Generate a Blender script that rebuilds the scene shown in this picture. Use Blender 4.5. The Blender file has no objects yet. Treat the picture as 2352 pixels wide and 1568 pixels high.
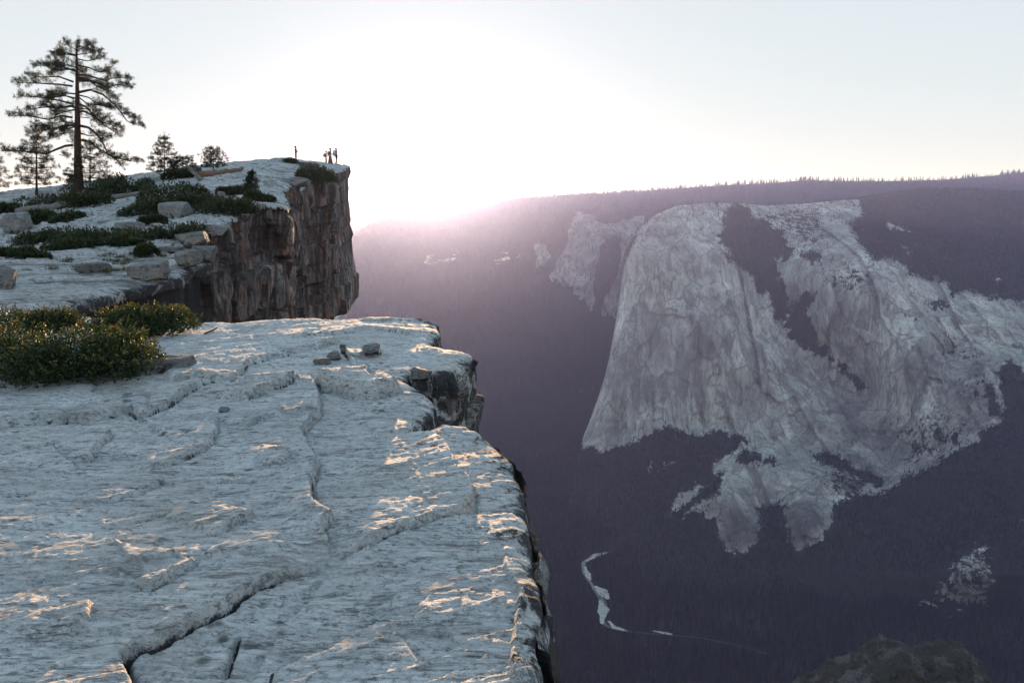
import bpy, bmesh, math, random
import numpy as np
from mathutils import Vector, Matrix, Quaternion

random.seed(7)
RNG = np.random.default_rng(11)
R = math.radians
sc = bpy.context.scene
COL = sc.collection

# ------------------------------------------------------------------ camera
EYE = np.array([0.0, 0.0, 1.65])
PITCH = R(9.59)
cam_d = bpy.data.cameras.new('camera')
cam_d.lens = 28.0
cam_d.sensor_width = 36.0
cam_d.clip_start = 0.1
cam_d.clip_end = 60000.0
cam = bpy.data.objects.new('camera', cam_d)
COL.objects.link(cam)
cam.location = EYE
cam.rotation_euler = (R(90) - PITCH, 0, 0)
sc.camera = cam

# ------------------------------------------------------------------ sky and sun
SUN_AZ = R(-5.8)        # measured from +Y towards +X
SUN_EL = R(2.9)
world = bpy.data.worlds.new('World')
sc.world = world
world.use_nodes = True
wn = world.node_tree.nodes
wl = world.node_tree.links
for n in list(wn):
    wn.remove(n)
sky = wn.new('ShaderNodeTexSky')
sky.sky_type = 'NISHITA'
sky.sun_disc = False
sky.sun_elevation = SUN_EL
sky.sun_rotation = SUN_AZ
sky.altitude = 2200
sky.air_density = 1.0
sky.dust_density = 0.7
sky.ozone_density = 2.0
bg = wn.new('ShaderNodeBackground')
bg.inputs['Strength'].default_value = 0.15
wo = wn.new('ShaderNodeOutputWorld')
# bright sky rolls off as a sensor records it, the same all over the dome: c / (1 + (c / knee)^3)^roll
sep = wn.new('ShaderNodeSeparateColor')
comb = wn.new('ShaderNodeCombineColor')
wl.new(sky.outputs[0], sep.inputs[0])


def wmath(op, a, b):
    x_ = wn.new('ShaderNodeMath')
    x_.operation = op
    for k_, v_ in ((0, a), (1, b)):
        if isinstance(v_, (int, float)):
            x_.inputs[k_].default_value = v_
        else:
            wl.new(v_, x_.inputs[k_])
    return x_.outputs[0]


KNEE = (0.203, 0.229, 0.286)
ROLL = (0.287, 0.298, 0.325)
BALANCE = (0.95, 0.96, 1.45)
for k_ in range(3):
    c_ = wmath('MULTIPLY', sep.outputs[k_], BALANCE[k_])
    q_ = wmath('POWER', wmath('ADD', wmath('POWER', wmath('DIVIDE', c_, KNEE[k_]), 3.0), 1.0), ROLL[k_])
    wl.new(wmath('DIVIDE', c_, q_), comb.inputs[k_])
wl.new(comb.outputs[0], bg.inputs['Color'])
wl.new(bg.outputs[0], wo.inputs['Surface'])

sun_d = bpy.data.lights.new('sun', 'SUN')
sun_d.energy = 0.75
sun_d.angle = R(0.9)
sun_d.color = (1.0, 0.62, 0.38)
sun = bpy.data.objects.new('sun', sun_d)
COL.objects.link(sun)
SUNV = Vector((math.sin(SUN_AZ) * math.cos(SUN_EL), math.cos(SUN_AZ) * math.cos(SUN_EL), math.sin(SUN_EL)))
sun.rotation_euler = (-SUNV).to_track_quat('-Z', 'Y').to_euler()

vs = sc.view_settings
vs.view_transform = 'Standard'
vs.look = 'None'
vs.exposure = 4.22
vs.gamma = 1.0
vs.use_curve_mapping = False
sc.cycles.use_denoising = True
sc.cycles.max_bounces = 6
sc.cycles.volume_bounces = 0
sc.cycles.sample_clamp_indirect = 4.0

# ------------------------------------------------------------------ picture <-> place
FPX = 28.0 / 36.0 * 2352.0
CP, SP = math.cos(PITCH), math.sin(PITCH)


def at(px, py, D):
    """point of the place seen at (px,py) of the 2352 px wide photo, D metres ahead (arrays allowed)"""
    px = np.asarray(px, float); py = np.asarray(py, float); D = np.asarray(D, float)
    cx = (px - 1176.0) / FPX
    cy = (784.0 - py) / FPX
    dy = CP + cy * SP
    dz = -SP + cy * CP
    k = D / dy
    return np.stack([cx * k + EYE[0], dy * k + EYE[1], dz * k + EYE[2]], -1)


def on_z(px, py, z):
    """point seen at (px,py) lying at height z"""
    px = np.asarray(px, float); py = np.asarray(py, float)
    cx = (px - 1176.0) / FPX
    cy = (784.0 - py) / FPX
    dy = CP + cy * SP
    dz = -SP + cy * CP
    k = (z - EYE[2]) / dz
    return np.stack([cx * k, dy * k, dz * k + EYE[2]], -1)


def pix(P):
    """where a point of the place shows in the photo"""
    P = np.asarray(P, float) - EYE
    f = P[..., 1] * CP - P[..., 2] * SP
    u = P[..., 1] * SP + P[..., 2] * CP
    return 1176.0 + FPX * P[..., 0] / f, 784.0 - FPX * u / f


# ------------------------------------------------------------------ numeric helpers
_pr = np.random.default_rng(5)
PERM = np.concatenate([_pr.permutation(256)] * 3).astype(np.int32)
_g = _pr.normal(size=(256, 3))
GRAD = (_g / np.linalg.norm(_g, axis=1, keepdims=True)).astype(np.float32)


def perlin(P):
    P = np.asarray(P, np.float32)
    sh = P.shape[:-1]
    P = P.reshape(-1, 3)
    out = np.empty(len(P), np.float32)
    for a in range(0, len(P), 200000):
        p = P[a:a + 200000]
        fl = np.floor(p)
        i = fl.astype(np.int32) & 255
        f = p - fl
        w = f * f * f * (f * (f * 6 - 15) + 10)
        acc = 0
        for dx in (0, 1):
            wx = w[:, 0] if dx else 1 - w[:, 0]
            hx = PERM[i[:, 0] + dx]
            for dy in (0, 1):
                wy = w[:, 1] if dy else 1 - w[:, 1]
                hy = PERM[hx + i[:, 1] + dy]
                for dz in (0, 1):
                    wz = w[:, 2] if dz else 1 - w[:, 2]
                    g = GRAD[PERM[hy + i[:, 2] + dz]]
                    d = (f[:, 0] - dx) * g[:, 0] + (f[:, 1] - dy) * g[:, 1] + (f[:, 2] - dz) * g[:, 2]
                    acc = acc + wx * wy * wz * d
        out[a:a + 200000] = acc
    return out.reshape(sh)


def fbm(P, octv=4, gain=0.5, lac=2.03):
    P = np.asarray(P, np.float32)
    a, s, amp = 0.0, 1.0, 1.0
    for k in range(octv):
        a = a + amp * perlin(P * s + 17.3 * k)
        s *= lac
        amp *= gain
    return a


def ridged(P, octv=3, gain=0.5):
    P = np.asarray(P, np.float32)
    a, s, amp = 0.0, 1.0, 1.0
    for k in range(octv):
        a = a + amp * (1 - 2.2 * np.abs(perlin(P * s + 9.1 * k)))
        s *= 2.07
        amp *= gain
    return a


def sstep(a, b, x):
    t = np.clip((x - a) / (b - a), 0, 1)
    return t * t * (3 - 2 * t)


def hash2(a, b, seed=0):
    a = np.asarray(a).astype(np.int64); b = np.asarray(b).astype(np.int64)
    h = (a * 73856093) ^ (b * 19349663) ^ (seed * 83492791)
    h = (h ^ (h >> 13)) * 1274126177
    h = h ^ (h >> 16)
    return (h & 0xffff) / 65535.0


class TPS:
    def __init__(self, xy, v, smooth=0.0):
        self.c = np.asarray(xy, float)
        self.m = self.c.mean(0)
        self.s = self.c.std()
        c = (self.c - self.m) / self.s
        n = len(c)
        d = np.linalg.norm(c[:, None] - c[None], axis=2)
        K = np.where(d > 0, d * d * np.log(d + 1e-12), 0) + np.eye(n) * smooth
        A = np.zeros((n + 3, n + 3))
        A[:n, :n] = K
        A[:n, n] = 1; A[:n, n + 1:] = c
        A[n, :n] = 1; A[n + 1:, :n] = c.T
        self.cn = c
        self.w = np.linalg.solve(A, np.concatenate([np.asarray(v, float), np.zeros(3)]))

    def __call__(self, x, y):
        x = np.asarray(x, float); y = np.asarray(y, float)
        sh = x.shape
        q = (np.stack([x.ravel(), y.ravel()], 1) - self.m) / self.s
        out = np.empty(len(q))
        n = len(self.cn)
        for a in range(0, len(q), 40000):
            p = q[a:a + 40000]
            d2 = ((p[:, None] - self.cn[None]) ** 2).sum(2)
            out[a:a + 40000] = (0.5 * d2 * np.log(d2 + 1e-24)) @ self.w[:n] + self.w[n] + p @ self.w[n + 1:]
        return out.reshape(sh)


def seg_dist(P, A, B, maxd=1e9):
    """distance of points P (n,2) to the polyline pieces A-B: distance, side (+ left), index, parameter"""
    n = len(P)
    best = np.full(n, maxd * maxd); side = np.ones(n); idx = np.zeros(n, int); par = np.zeros(n)
    order = np.argsort(P[:, 0], kind='stable')
    xs = P[order, 0]; ys = P[order, 1]
    for k in range(len(A)):
        lo = np.minimum(A[k], B[k]) - maxd
        hi = np.maximum(A[k], B[k]) + maxd
        i0, i1 = np.searchsorted(xs, (lo[0], hi[0]))
        if i0 >= i1:
            continue
        yy = ys[i0:i1]
        sel = order[i0:i1][(yy > lo[1]) & (yy < hi[1])]
        if not len(sel):
            continue
        ab = B[k] - A[k]
        L2 = ab @ ab + 1e-12
        ax = P[sel, 0] - A[k][0]
        ay = P[sel, 1] - A[k][1]
        t = np.clip((ax * ab[0] + ay * ab[1]) / L2, 0, 1)
        d2 = (ax - t * ab[0]) ** 2 + (ay - t * ab[1]) ** 2
        m = d2 < best[sel]
        q = sel[m]
        best[q] = d2[m]
        side[q] = np.sign(ab[0] * ay[m] - ab[1] * ax[m])
        idx[q] = k
        par[q] = t[m]
    return np.sqrt(best), side, idx, par


def in_poly(P, poly):
    x, y = P[:, 0], P[:, 1]
    ins = np.zeros(len(P), bool)
    n = len(poly)
    for k in range(n):
        x1, y1 = poly[k]; x2, y2 = poly[(k + 1) % n]
        c = ((y1 > y) != (y2 > y)) & (x < (x2 - x1) * (y - y1) / (y2 - y1 + 1e-12) + x1)
        ins ^= c
    return ins


def resample(P, step):
    P = np.asarray(P, float)
    L = np.concatenate([[0], np.cumsum(np.linalg.norm(np.diff(P, axis=0), axis=1))])
    n = max(2, int(L[-1] / step) + 1)
    s = np.linspace(0, L[-1], n)
    return np.stack([np.interp(s, L, P[:, k]) for k in range(P.shape[1])], 1), s


# ------------------------------------------------------------------ mesh and object helpers
def mesh_np(name, V, F, mat=None, smooth=True, attrs=None):
    V = np.asarray(V, np.float32).reshape(-1, 3)
    F = np.asarray(F, np.int32)
    me = bpy.data.meshes.new(name)
    k = F.shape[1]
    me.vertices.add(len(V))
    me.vertices.foreach_set('co', V.ravel())
    me.loops.add(F.size)
    me.loops.foreach_set('vertex_index', F.ravel())
    me.polygons.add(len(F))
    me.polygons.foreach_set('loop_start', np.arange(0, F.size, k, dtype=np.int32))
    me.polygons.foreach_set('loop_total', np.full(len(F), k, np.int32))
    me.polygons.foreach_set('use_smooth', np.full(len(F), smooth))
    if attrs:
        for an, av in attrs.items():
            at_ = me.attributes.new(an, 'FLOAT', 'POINT')
            at_.data.foreach_set('value', np.asarray(av, np.float32).ravel())
    me.update(calc_edges=True)
    if mat:
        me.materials.append(mat)
    return me


def grid_faces(nu, nv, off=0):
    i = np.arange(nu - 1)[:, None] * nv + np.arange(nv - 1)[None]
    i = i.ravel() + off
    return np.stack([i, i + nv, i + nv + 1, i + 1], 1)


def add(name, me, parent=None, label=None, cat=None, group=None, kind=None, loc=None, rot=None, scale=None):
    o = bpy.data.objects.new(name, me)
    COL.objects.link(o)
    if parent is not None:
        o.parent = parent
    if loc is not None:
        o.location = loc
    if rot is not None:
        o.rotation_euler = rot
    if scale is not None:
        o.scale = scale
    if label:
        o['label'] = label
    if cat:
        o['category'] = cat
    if group:
        o['group'] = group
    if kind:
        o['kind'] = kind
    return o


# ------------------------------------------------------------------ material helpers
class Mat:
    def __init__(self, name, rough=0.85, spec=0.25):
        self.m = bpy.data.materials.new(name)
        self.m.use_nodes = True
        self.nt = self.m.node_tree
        self.n = self.nt.nodes
        self.b = self.n['Principled BSDF']
        self.out = self.n['Material Output']
        self.b.inputs['Roughness'].default_value = rough
        self.b.inputs['Specular IOR Level'].default_value = spec
        self.tc = self.n.new('ShaderNodeTexCoord')

    def link(self, a, b):
        self.nt.links.new(a, b)

    def coord(self, scale=(1, 1, 1), rot=(0, 0, 0), src='Object'):
        mp = self.n.new('ShaderNodeMapping')
        mp.inputs['Scale'].default_value = scale
        mp.inputs['Rotation'].default_value = rot
        self.link(self.tc.outputs[src], mp.inputs['Vector'])
        return mp.outputs[0]

    def noise(self, vec, scale=1.0, detail=4.0, rough=0.55, dist=0.0):
        t = self.n.new('ShaderNodeTexNoise')
        t.inputs['Scale'].default_value = scale
        t.inputs['Detail'].default_value = detail
        t.inputs['Roughness'].default_value = rough
        t.inputs['Distortion'].default_value = dist
        self.link(vec, t.inputs['Vector'])
        return t.outputs['Fac']

    def voro(self, vec, scale=1.0, feature='DISTANCE_TO_EDGE'):
        t = self.n.new('ShaderNodeTexVoronoi')
        t.feature = feature
        t.inputs['Scale'].default_value = scale
        self.link(vec, t.inputs['Vector'])
        return t.outputs['Distance']

    def ramp(self, fac, stops):
        r = self.n.new('ShaderNodeValToRGB')
        e = r.color_ramp.elements
        while len(e) < len(stops):
            e.new(0.5)
        for k, (p, c) in enumerate(stops):
            e[k].position = p
            e[k].color = (c, c, c, 1) if not isinstance(c, (tuple, list)) else (*c, 1)
        self.link(fac, r.inputs[0])
        return r.outputs[0]

    def mix(self, fac, a, b, mode='MIX'):
        x = self.n.new('ShaderNodeMix')
        x.data_type = 'RGBA'
        x.blend_type = mode
        for v, s in ((fac, x.inputs[0]), (a, x.inputs[6]), (b, x.inputs[7])):
            if isinstance(v, (int, float)):
                s.default_value = v
            elif isinstance(v, tuple):
                s.default_value = (*v, 1)
            else:
                self.link(v, s)
        return x.outputs[2]

    def math(self, op, a, b=0.0, clamp=False):
        x = self.n.new('ShaderNodeMath')
        x.operation = op
        x.use_clamp = clamp
        for v, s in ((a, x.inputs[0]), (b, x.inputs[1])):
            if isinstance(v, (int, float)):
                s.default_value = v
            else:
                self.link(v, s)
        return x.outputs[0]

    def attr(self, name):
        a = self.n.new('ShaderNodeAttribute')
        a.attribute_name = name
        return a.outputs['Fac']

    def color(self, c):
        if isinstance(c, tuple):
            self.b.inputs['Base Color'].default_value = (*c, 1)
        else:
            self.link(c, self.b.inputs['Base Color'])
        return self

    def bump(self, h, strength=0.5, dist=0.02):
        b = self.n.new('ShaderNodeBump')
        b.inputs['Strength'].default_value = strength
        b.inputs['Distance'].default_value = dist
        self.link(h, b.inputs['Height'])
        self.link(b.outputs[0], self.b.inputs['Normal'])
        return self
# ================================================================== FAR LAND
FLOOR = -1060.0


def m_far_rock():
    m = Mat('far_granite', 0.9, 0.1)
    v = m.coord((1, 1, 0.07))
    streak = m.noise(v, 0.03, 7, 0.64, 0.5)
    vline = m.noise(m.coord((1, 1, 0.03)), 0.11, 4, 0.6, 0.3)
    big = m.noise(m.coord(), 0.0045, 4, 0.6)
    fine = m.noise(m.coord((1, 1, 0.22)), 0.05, 6, 0.7)
    c = m.ramp(streak, [(0.32, (0.30, 0.295, 0.30)), (0.5, (0.46, 0.45, 0.45)), (0.70, (0.62, 0.605, 0.595))])
    c = m.mix(m.ramp(big, [(0.42, 0.0), (0.60, 0.6)]), c, (0.25, 0.235, 0.245))
    big2 = m.noise(m.coord((1, 1, 0.3)), 0.0075, 6, 0.65, 0.8)
    c = m.mix(m.ramp(big2, [(0.52, 0.0), (0.60, 0.75)]), c, (0.21, 0.195, 0.205))
    c = m.mix(m.ramp(m.noise(m.coord((1, 1, 0.25)), 0.011, 6, 0.65, 0.5), [(0.58, 0.0), (0.66, 0.6)]), c, (0.54, 0.525, 0.51))
    joint = m.noise(m.coord((0.6, 0.6, 0.16), (0.0, 0.5, 0.0)), 0.02, 5, 0.6, 1.5)
    c = m.mix(m.ramp(m.math('ABSOLUTE', m.math('SUBTRACT', joint, 0.5)), [(0.0, 0.75), (0.012, 0.0)]), c, (0.10, 0.095, 0.10))
    c = m.mix(m.ramp(fine, [(0.34, 0.7), (0.46, 0.0)]), c, (0.20, 0.195, 0.20))
    # plates and corners of the wall
    wn_ = m.n.new('ShaderNodeTexNoise')
    wn_.inputs['Scale'].default_value = 0.01
    wn_.inputs['Detail'].default_value = 4
    m.link(m.coord(), wn_.inputs['Vector'])
    va = m.n.new('ShaderNodeVectorMath')
    va.operation = 'MULTIPLY_ADD'
    m.link(wn_.outputs['Color'], va.inputs[0])
    va.inputs[1].default_value = (90, 90, 60)
    m.link(m.coord((1, 1, 0.30)), va.inputs[2])
    vt = m.n.new('ShaderNodeTexVoronoi')
    vt.inputs['Scale'].default_value = 0.013
    m.link(va.outputs[0], vt.inputs['Vector'])
    ve = m.n.new('ShaderNodeTexVoronoi')
    ve.feature = 'DISTANCE_TO_EDGE'
    ve.inputs['Scale'].default_value = 0.013
    m.link(va.outputs[0], ve.inputs['Vector'])
    sepc = m.n.new('ShaderNodeSeparateColor')
    m.link(vt.outputs['Color'], sepc.inputs[0])
    c = m.mix(0.55, c, m.ramp(sepc.outputs[0], [(0.0, 0.30), (1.0, 0.70)]), 'OVERLAY')
    c = m.mix(m.ramp(ve.outputs['Distance'], [(0.0, 0.7), (0.05, 0.0)]), c, (0.13, 0.125, 0.13))
    plate = sepc.outputs[1]
    c = m.mix(m.ramp(vline, [(0.36, 0.7), (0.48, 0.0)]), c, (0.19, 0.18, 0.19))
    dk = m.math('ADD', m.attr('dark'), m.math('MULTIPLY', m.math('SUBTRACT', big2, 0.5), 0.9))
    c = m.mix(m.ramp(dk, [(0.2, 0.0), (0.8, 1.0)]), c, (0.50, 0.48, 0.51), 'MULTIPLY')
    veg = m.attr('veg')
    edge = m.noise(m.coord((1, 1, 0.6)), 0.032, 8, 0.72)
    f = m.math('ADD', veg, m.math('MULTIPLY', m.math('SUBTRACT', edge, 0.5), 2.5))
    f = m.ramp(f, [(0.46, 0.0), (0.56, 1.0)])
    c = m.mix(f, c, (0.008, 0.010, 0.011))
    # scrub in the joints of broken ground
    sp = m.noise(m.coord((1, 1, 0.8)), 0.075, 5, 0.7)
    sf = m.math('ADD', m.math('MULTIPLY', veg, 0.9), m.math('MULTIPLY', m.math('SUBTRACT', sp, 0.5), 1.9))
    c = m.mix(m.ramp(sf, [(0.44, 0.0), (0.52, 0.9)]), c, (0.02, 0.022, 0.02))
    m.color(c)
    h = m.math('ADD', m.math('ADD', streak, m.math('MULTIPLY', fine, 0.6)), m.math('MULTIPLY', plate, 0.9))
    m.bump(h, 0.8, 12.0)
    return m.m


def m_forest_floor():
    m = Mat('forest_floor', 0.95, 0.05)
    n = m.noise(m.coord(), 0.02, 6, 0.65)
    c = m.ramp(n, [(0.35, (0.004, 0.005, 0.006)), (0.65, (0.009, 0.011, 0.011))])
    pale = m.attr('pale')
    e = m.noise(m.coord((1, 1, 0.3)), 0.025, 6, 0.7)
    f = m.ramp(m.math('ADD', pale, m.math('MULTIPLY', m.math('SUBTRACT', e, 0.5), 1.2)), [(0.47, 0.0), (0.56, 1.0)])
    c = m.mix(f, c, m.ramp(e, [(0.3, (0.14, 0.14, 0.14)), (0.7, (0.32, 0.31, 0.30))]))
    m.color(c)
    m.bump(n, 0.8, 6.0)
    return m.m


MAT_FAR = m_far_rock()
MAT_FLOOR = m_forest_floor()

# ---- the great granite wall: a loft over its own outline, distances set by control points
CTRL = np.array([
    # left prow
    (1470, 545, 3150), (1440, 600, 3090), (1425, 700, 3040), (1408, 800, 3000), (1385, 900, 2950), (1335, 1035, 2850), (1290, 1200, 2640),
    # main face
    (1530, 570, 3120), (1560, 650, 3050), (1600, 800, 2960), (1560, 920, 2905), (1600, 980, 2860), (1480, 1000, 2850),
    (1660, 560, 3170), (1700, 690, 3090), (1760, 820, 3010), (1800, 930, 2920), (1740, 1010, 2830),
    # dome top
    (1490, 515, 3230), (1560, 480, 3420), (1640, 468, 3520), (1640, 520, 3300),
    # gully
    (1715, 520, 3420), (1740, 590, 3360), (1800, 690, 3290), (1840, 780, 3170), (1920, 850, 3080), (1990, 910, 3000),
    # second buttress
    (1860, 640, 3130), (1900, 740, 3020), (1960, 600, 3080), (2000, 720, 2920), (2060, 640, 3030), (2050, 850, 2800), (2100, 960, 2700), (1960, 1000, 2740), (2030, 1070, 2640),
    (2150, 700, 2990), (2170, 830, 2790), (2260, 700, 3060), (2352, 730, 3010), (2480, 760, 2990), (2280, 850, 2720), (2400, 850, 2680), (2200, 1010, 2560),
    # top country
    (1780, 478, 3750), (1900, 470, 3900), (1975, 458, 4000), (2130, 437, 4250), (2352, 445, 4350), (2480, 452, 4350),
    (1900, 540, 3420), (2050, 540, 3500), (2200, 600, 3380), (2352, 620, 3330), (2480, 640, 3300), (2200, 510, 3800), (2400, 520, 3800),
    # talus and lower bosses
    (1400, 1045, 2790), (1520, 995, 2780), (1640, 1000, 2740), (1720, 1060, 2600), (1600, 1140, 2480), (1500, 1180, 2490), (1400, 1180, 2560),
    (1660, 1160, 2360), (1700, 1270, 2240), (1780, 1170, 2400), (1860, 1180, 2300), (1860, 1270, 2200), (1960, 1160, 2400), (2080, 1160, 2380), (2200, 1180, 2250),
    (2330, 1000, 2460), (2480, 1000, 2420), (2352, 1180, 2150), (2480, 1180, 2120), (2200, 1320, 1990), (2000, 1350, 2010), (2400, 1340, 1900), (1600, 1330, 2130), (1400, 1330, 2150),
    (1800, 1400, 1960), (2480, 1450, 1750), (2100, 1450, 1790), (1500, 1420, 1990),
], float)
CAPD = TPS(CTRL[:, :2], CTRL[:, 2], 0.002)

TOPX = [1470, 1490, 1520, 1560, 1620, 1700, 1750, 1850, 1930, 1975, 2050, 2130, 2250, 2352, 2480]
TOPY = [540, 515, 490, 472, 466, 466, 472, 468, 460, 458, 447, 435, 437, 443, 450]
EDGY = [540, 600, 640, 700, 760, 830, 880, 940, 1000, 1035, 1200, 1400]
EDGX = [1470, 1441, 1432, 1424, 1414, 1402, 1390, 1371, 1349, 1335, 1300, 1270]

# where trees and brush grow on it (pixel outlines; value of cover)
VEG = [  # outline, cover, softness of its edge
    ([(1667, 484), (1691, 466), (1717, 473), (1730, 500), (1767, 513), (1799, 529), (1804, 547), (1825, 582), (1809, 595), (1770, 592), (1783, 619), (1799, 656), (1807, 679), (1812, 703), (1804, 732), (1799, 753), (1783, 735), (1775, 703), (1767, 677), (1738, 661), (1733, 640), (1717, 624), (1688, 608), (1672, 595), (1677, 568), (1656, 561), (1659, 524)], 0.98, 12),
    ([(1800, 745), (1815, 703), (1838, 677), (1875, 669), (1873, 695), (1852, 719), (1867, 740), (1879, 784), (1903, 795), (1903, 813), (1926, 832), (1950, 845), (1984, 885), (1995, 893), (1963, 898), (1942, 863), (1903, 829), (1863, 811), (1837, 788), (1812, 774)], 0.88, 10),
    ([(1838, 579), (1888, 574), (1888, 595), (1862, 605), (1841, 595)], 0.8, 10),
    ([(1725, 480), (1890, 470), (1900, 560), (1870, 575), (1830, 560), (1800, 530), (1760, 512), (1730, 500)], 0.46, 14),
    ([(1883, 600), (1960, 590), (2013, 620), (2010, 690), (1940, 690), (1880, 670)], 0.40, 20),
    ([(1972, 455), (2050, 440), (2130, 425), (2500, 430), (2500, 700), (2352, 691), (2319, 689), (2263, 680), (2228, 664), (2202, 669), (2185, 680), (2178, 656), (2146, 637), (2120, 641), (2090, 628), (2073, 605), (2047, 592), (2012, 600), (1995, 585), (1978, 561), (1965, 540), (1947, 514), (1978, 500)], 0.98, 11),
    ([(2131, 697), (2160, 690), (2180, 700), (2170, 712), (2140, 710)], 0.8, 8),
    ([(2094, 735), (2103, 726), (2112, 735), (2103, 745)], 0.9, 5),
    ([(2161, 779), (2200, 772), (2246, 826), (2200, 830), (2170, 810)], 0.44, 16),
    ([(2196, 879), (2256, 860), (2260, 921), (2210, 925)], 0.47, 16),
    ([(2259, 879), (2280, 880), (2300, 964), (2275, 960)], 0.9, 9),
    ([(2021, 970), (2120, 940), (2240, 960), (2240, 1050), (2100, 1070), (2040, 1040)], 0.40, 24),
    ([(1880, 1100), (1930, 1060), (1990, 1090), (2030, 1120), (1960, 1150), (1915, 1150)], 0.47, 16),
    # talus woods
    ([(1314, 1028), (1351, 1035), (1404, 1033), (1443, 1022), (1478, 1004), (1504, 993), (1528, 980), (1552, 983), (1578, 991), (1590, 1004), (1615, 1004), (1636, 988), (1657, 987), (1681, 998), (1705, 1001), (1726, 1012), (1699, 1020), (1689, 1035), (1662, 1049), (1639, 1064), (1641, 1086), (1660, 1091), (1657, 1122), (1644, 1141), (1610, 1151), (1560, 1190), (1500, 1210), (1400, 1200), (1300, 1150)], 0.98, 8),
    ([(1689, 1054), (1710, 1033), (1747, 1043), (1752, 1054), (1710, 1070)], 0.9, 7),
    ([(1742, 1070), (1773, 1052), (1796, 1068), (1775, 1064)], 0.9, 5),
    # the wood below everything
    ([(1250, 1000), (1314, 1030), (1420, 1037), (1560, 1188), (1610, 1160), (1630, 1185), (1648, 1190), (1652, 1233), (1676, 1268), (1710, 1268), (1744, 1239), (1747, 1199), (1740, 1172), (1770, 1160), (1800, 1168), (1808, 1202), (1812, 1249), (1834, 1262), (1879, 1249), (1908, 1207), (1916, 1155), (1960, 1140), (2048, 1127), (2074, 1104), (2093, 1090), (2153, 1069), (2169, 1051), (2246, 1019), (2254, 990), (2293, 972), (2306, 937), (2299, 900), (2299, 840), (2320, 824), (2352, 855), (2500, 850), (2500, 1500), (1250, 1500)], 1.0, 9),
    ([(1866, 1043), (1885, 1038), (1905, 1040), (1929, 1046), (1969, 1075), (1998, 1083), (2032, 1104), (2029, 1122), (1990, 1110), (1950, 1090), (1900, 1070), (1872, 1062)], 0.92, 9),
]
BARE = [  # pale ground that stands out of the wood
    ([(1536, 1175), (1552, 1138), (1599, 1112), (1620, 1115), (1596, 1141), (1552, 1181)], 0.12, 7),
    ([(1600, 1165), (1625, 1150), (1650, 1148), (1640, 1180), (1628, 1200)], 0.2, 7),
    ([(1472, 1080), (1490, 1050), (1530, 1045), (1573, 1060), (1560, 1090), (1520, 1080), (1510, 1110), (1480, 1112)], 0.55, 12),
    ([(2027, 516), (2050, 512), (2090, 533), (2070, 536), (2040, 526)], 0.15, 6), ([(2073, 566), (2100, 562), (2105, 580), (2085, 585)], 0.25, 8), ([(2271, 640), (2295, 634), (2312, 646), (2290, 652)], 0.35, 8),
    ([(2120, 1390), (2180, 1290), (2230, 1250), (2270, 1240), (2290, 1330), (2270, 1400), (2180, 1400)], 0.46, 12),
    ([(2330, 1170), (2480, 1150), (2480, 1260), (2340, 1260)], 0.58, 16),
]
DARK = [  # darker intrusions and water stains, plus shade painted on the lower rock
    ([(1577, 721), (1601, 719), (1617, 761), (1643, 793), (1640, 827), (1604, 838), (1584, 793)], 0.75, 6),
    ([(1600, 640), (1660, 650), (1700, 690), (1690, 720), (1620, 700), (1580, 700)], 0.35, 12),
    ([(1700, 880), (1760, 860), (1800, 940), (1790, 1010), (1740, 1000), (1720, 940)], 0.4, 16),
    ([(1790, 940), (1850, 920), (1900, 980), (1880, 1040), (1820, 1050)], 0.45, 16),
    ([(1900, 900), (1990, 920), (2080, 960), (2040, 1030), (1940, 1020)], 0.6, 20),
    ([(1860, 1010), (2000, 990), (2150, 940), (2290, 900), (2290, 1000), (2150, 1080), (2020, 1130), (1900, 1150)], 0.7, 40),  # weaker light on the lower right rock, painted as a darker tone
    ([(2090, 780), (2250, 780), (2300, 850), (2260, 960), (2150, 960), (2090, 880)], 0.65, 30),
    ([(1650, 1160), (1900, 1120), (1915, 1200), (1840, 1270), (1660, 1270)], 0.85, 30),  # lower bosses darkened in colour for the shade they stand in
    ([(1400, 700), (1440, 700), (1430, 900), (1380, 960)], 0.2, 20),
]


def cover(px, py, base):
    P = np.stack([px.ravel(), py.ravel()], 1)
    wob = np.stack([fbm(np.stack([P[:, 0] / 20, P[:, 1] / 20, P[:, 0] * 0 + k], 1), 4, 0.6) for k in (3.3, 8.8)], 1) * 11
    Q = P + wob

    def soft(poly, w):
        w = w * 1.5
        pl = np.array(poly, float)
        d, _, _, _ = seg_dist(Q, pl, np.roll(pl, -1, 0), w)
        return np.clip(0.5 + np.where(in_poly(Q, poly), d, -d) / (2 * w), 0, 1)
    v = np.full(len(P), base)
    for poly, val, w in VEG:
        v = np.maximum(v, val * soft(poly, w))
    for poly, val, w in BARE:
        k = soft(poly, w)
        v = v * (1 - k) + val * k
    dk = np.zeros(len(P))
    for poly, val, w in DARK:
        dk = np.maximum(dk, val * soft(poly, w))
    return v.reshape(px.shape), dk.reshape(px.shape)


NU, NV = 470, 420
u = np.concatenate([np.linspace(0, 0.12, 90)[:-1], np.linspace(0.12, 1, NU - 89)])
v = np.linspace(0, 1, NV)
U, Vv = np.meshgrid(u, v, indexing='ij')
YB = 1420.0
px0 = 1470 + U * 1010
ytop = np.interp(px0, TOPX, TOPY)
PY = ytop + Vv * (YB - ytop)
XL = np.interp(540 + Vv * (YB - 540), EDGY, EDGX)
PX = XL + U * (2480 - XL)
D = CAPD(PX, PY)
Dfl = 1085.0 / (-(at(PX, PY, np.ones_like(PX))[..., 2] - EYE[2]))
wf = sstep(1310, 1412, PY)
D = D * (1 - wf) + np.maximum(D, Dfl) * wf
P0 = at(PX, PY, D)
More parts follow.
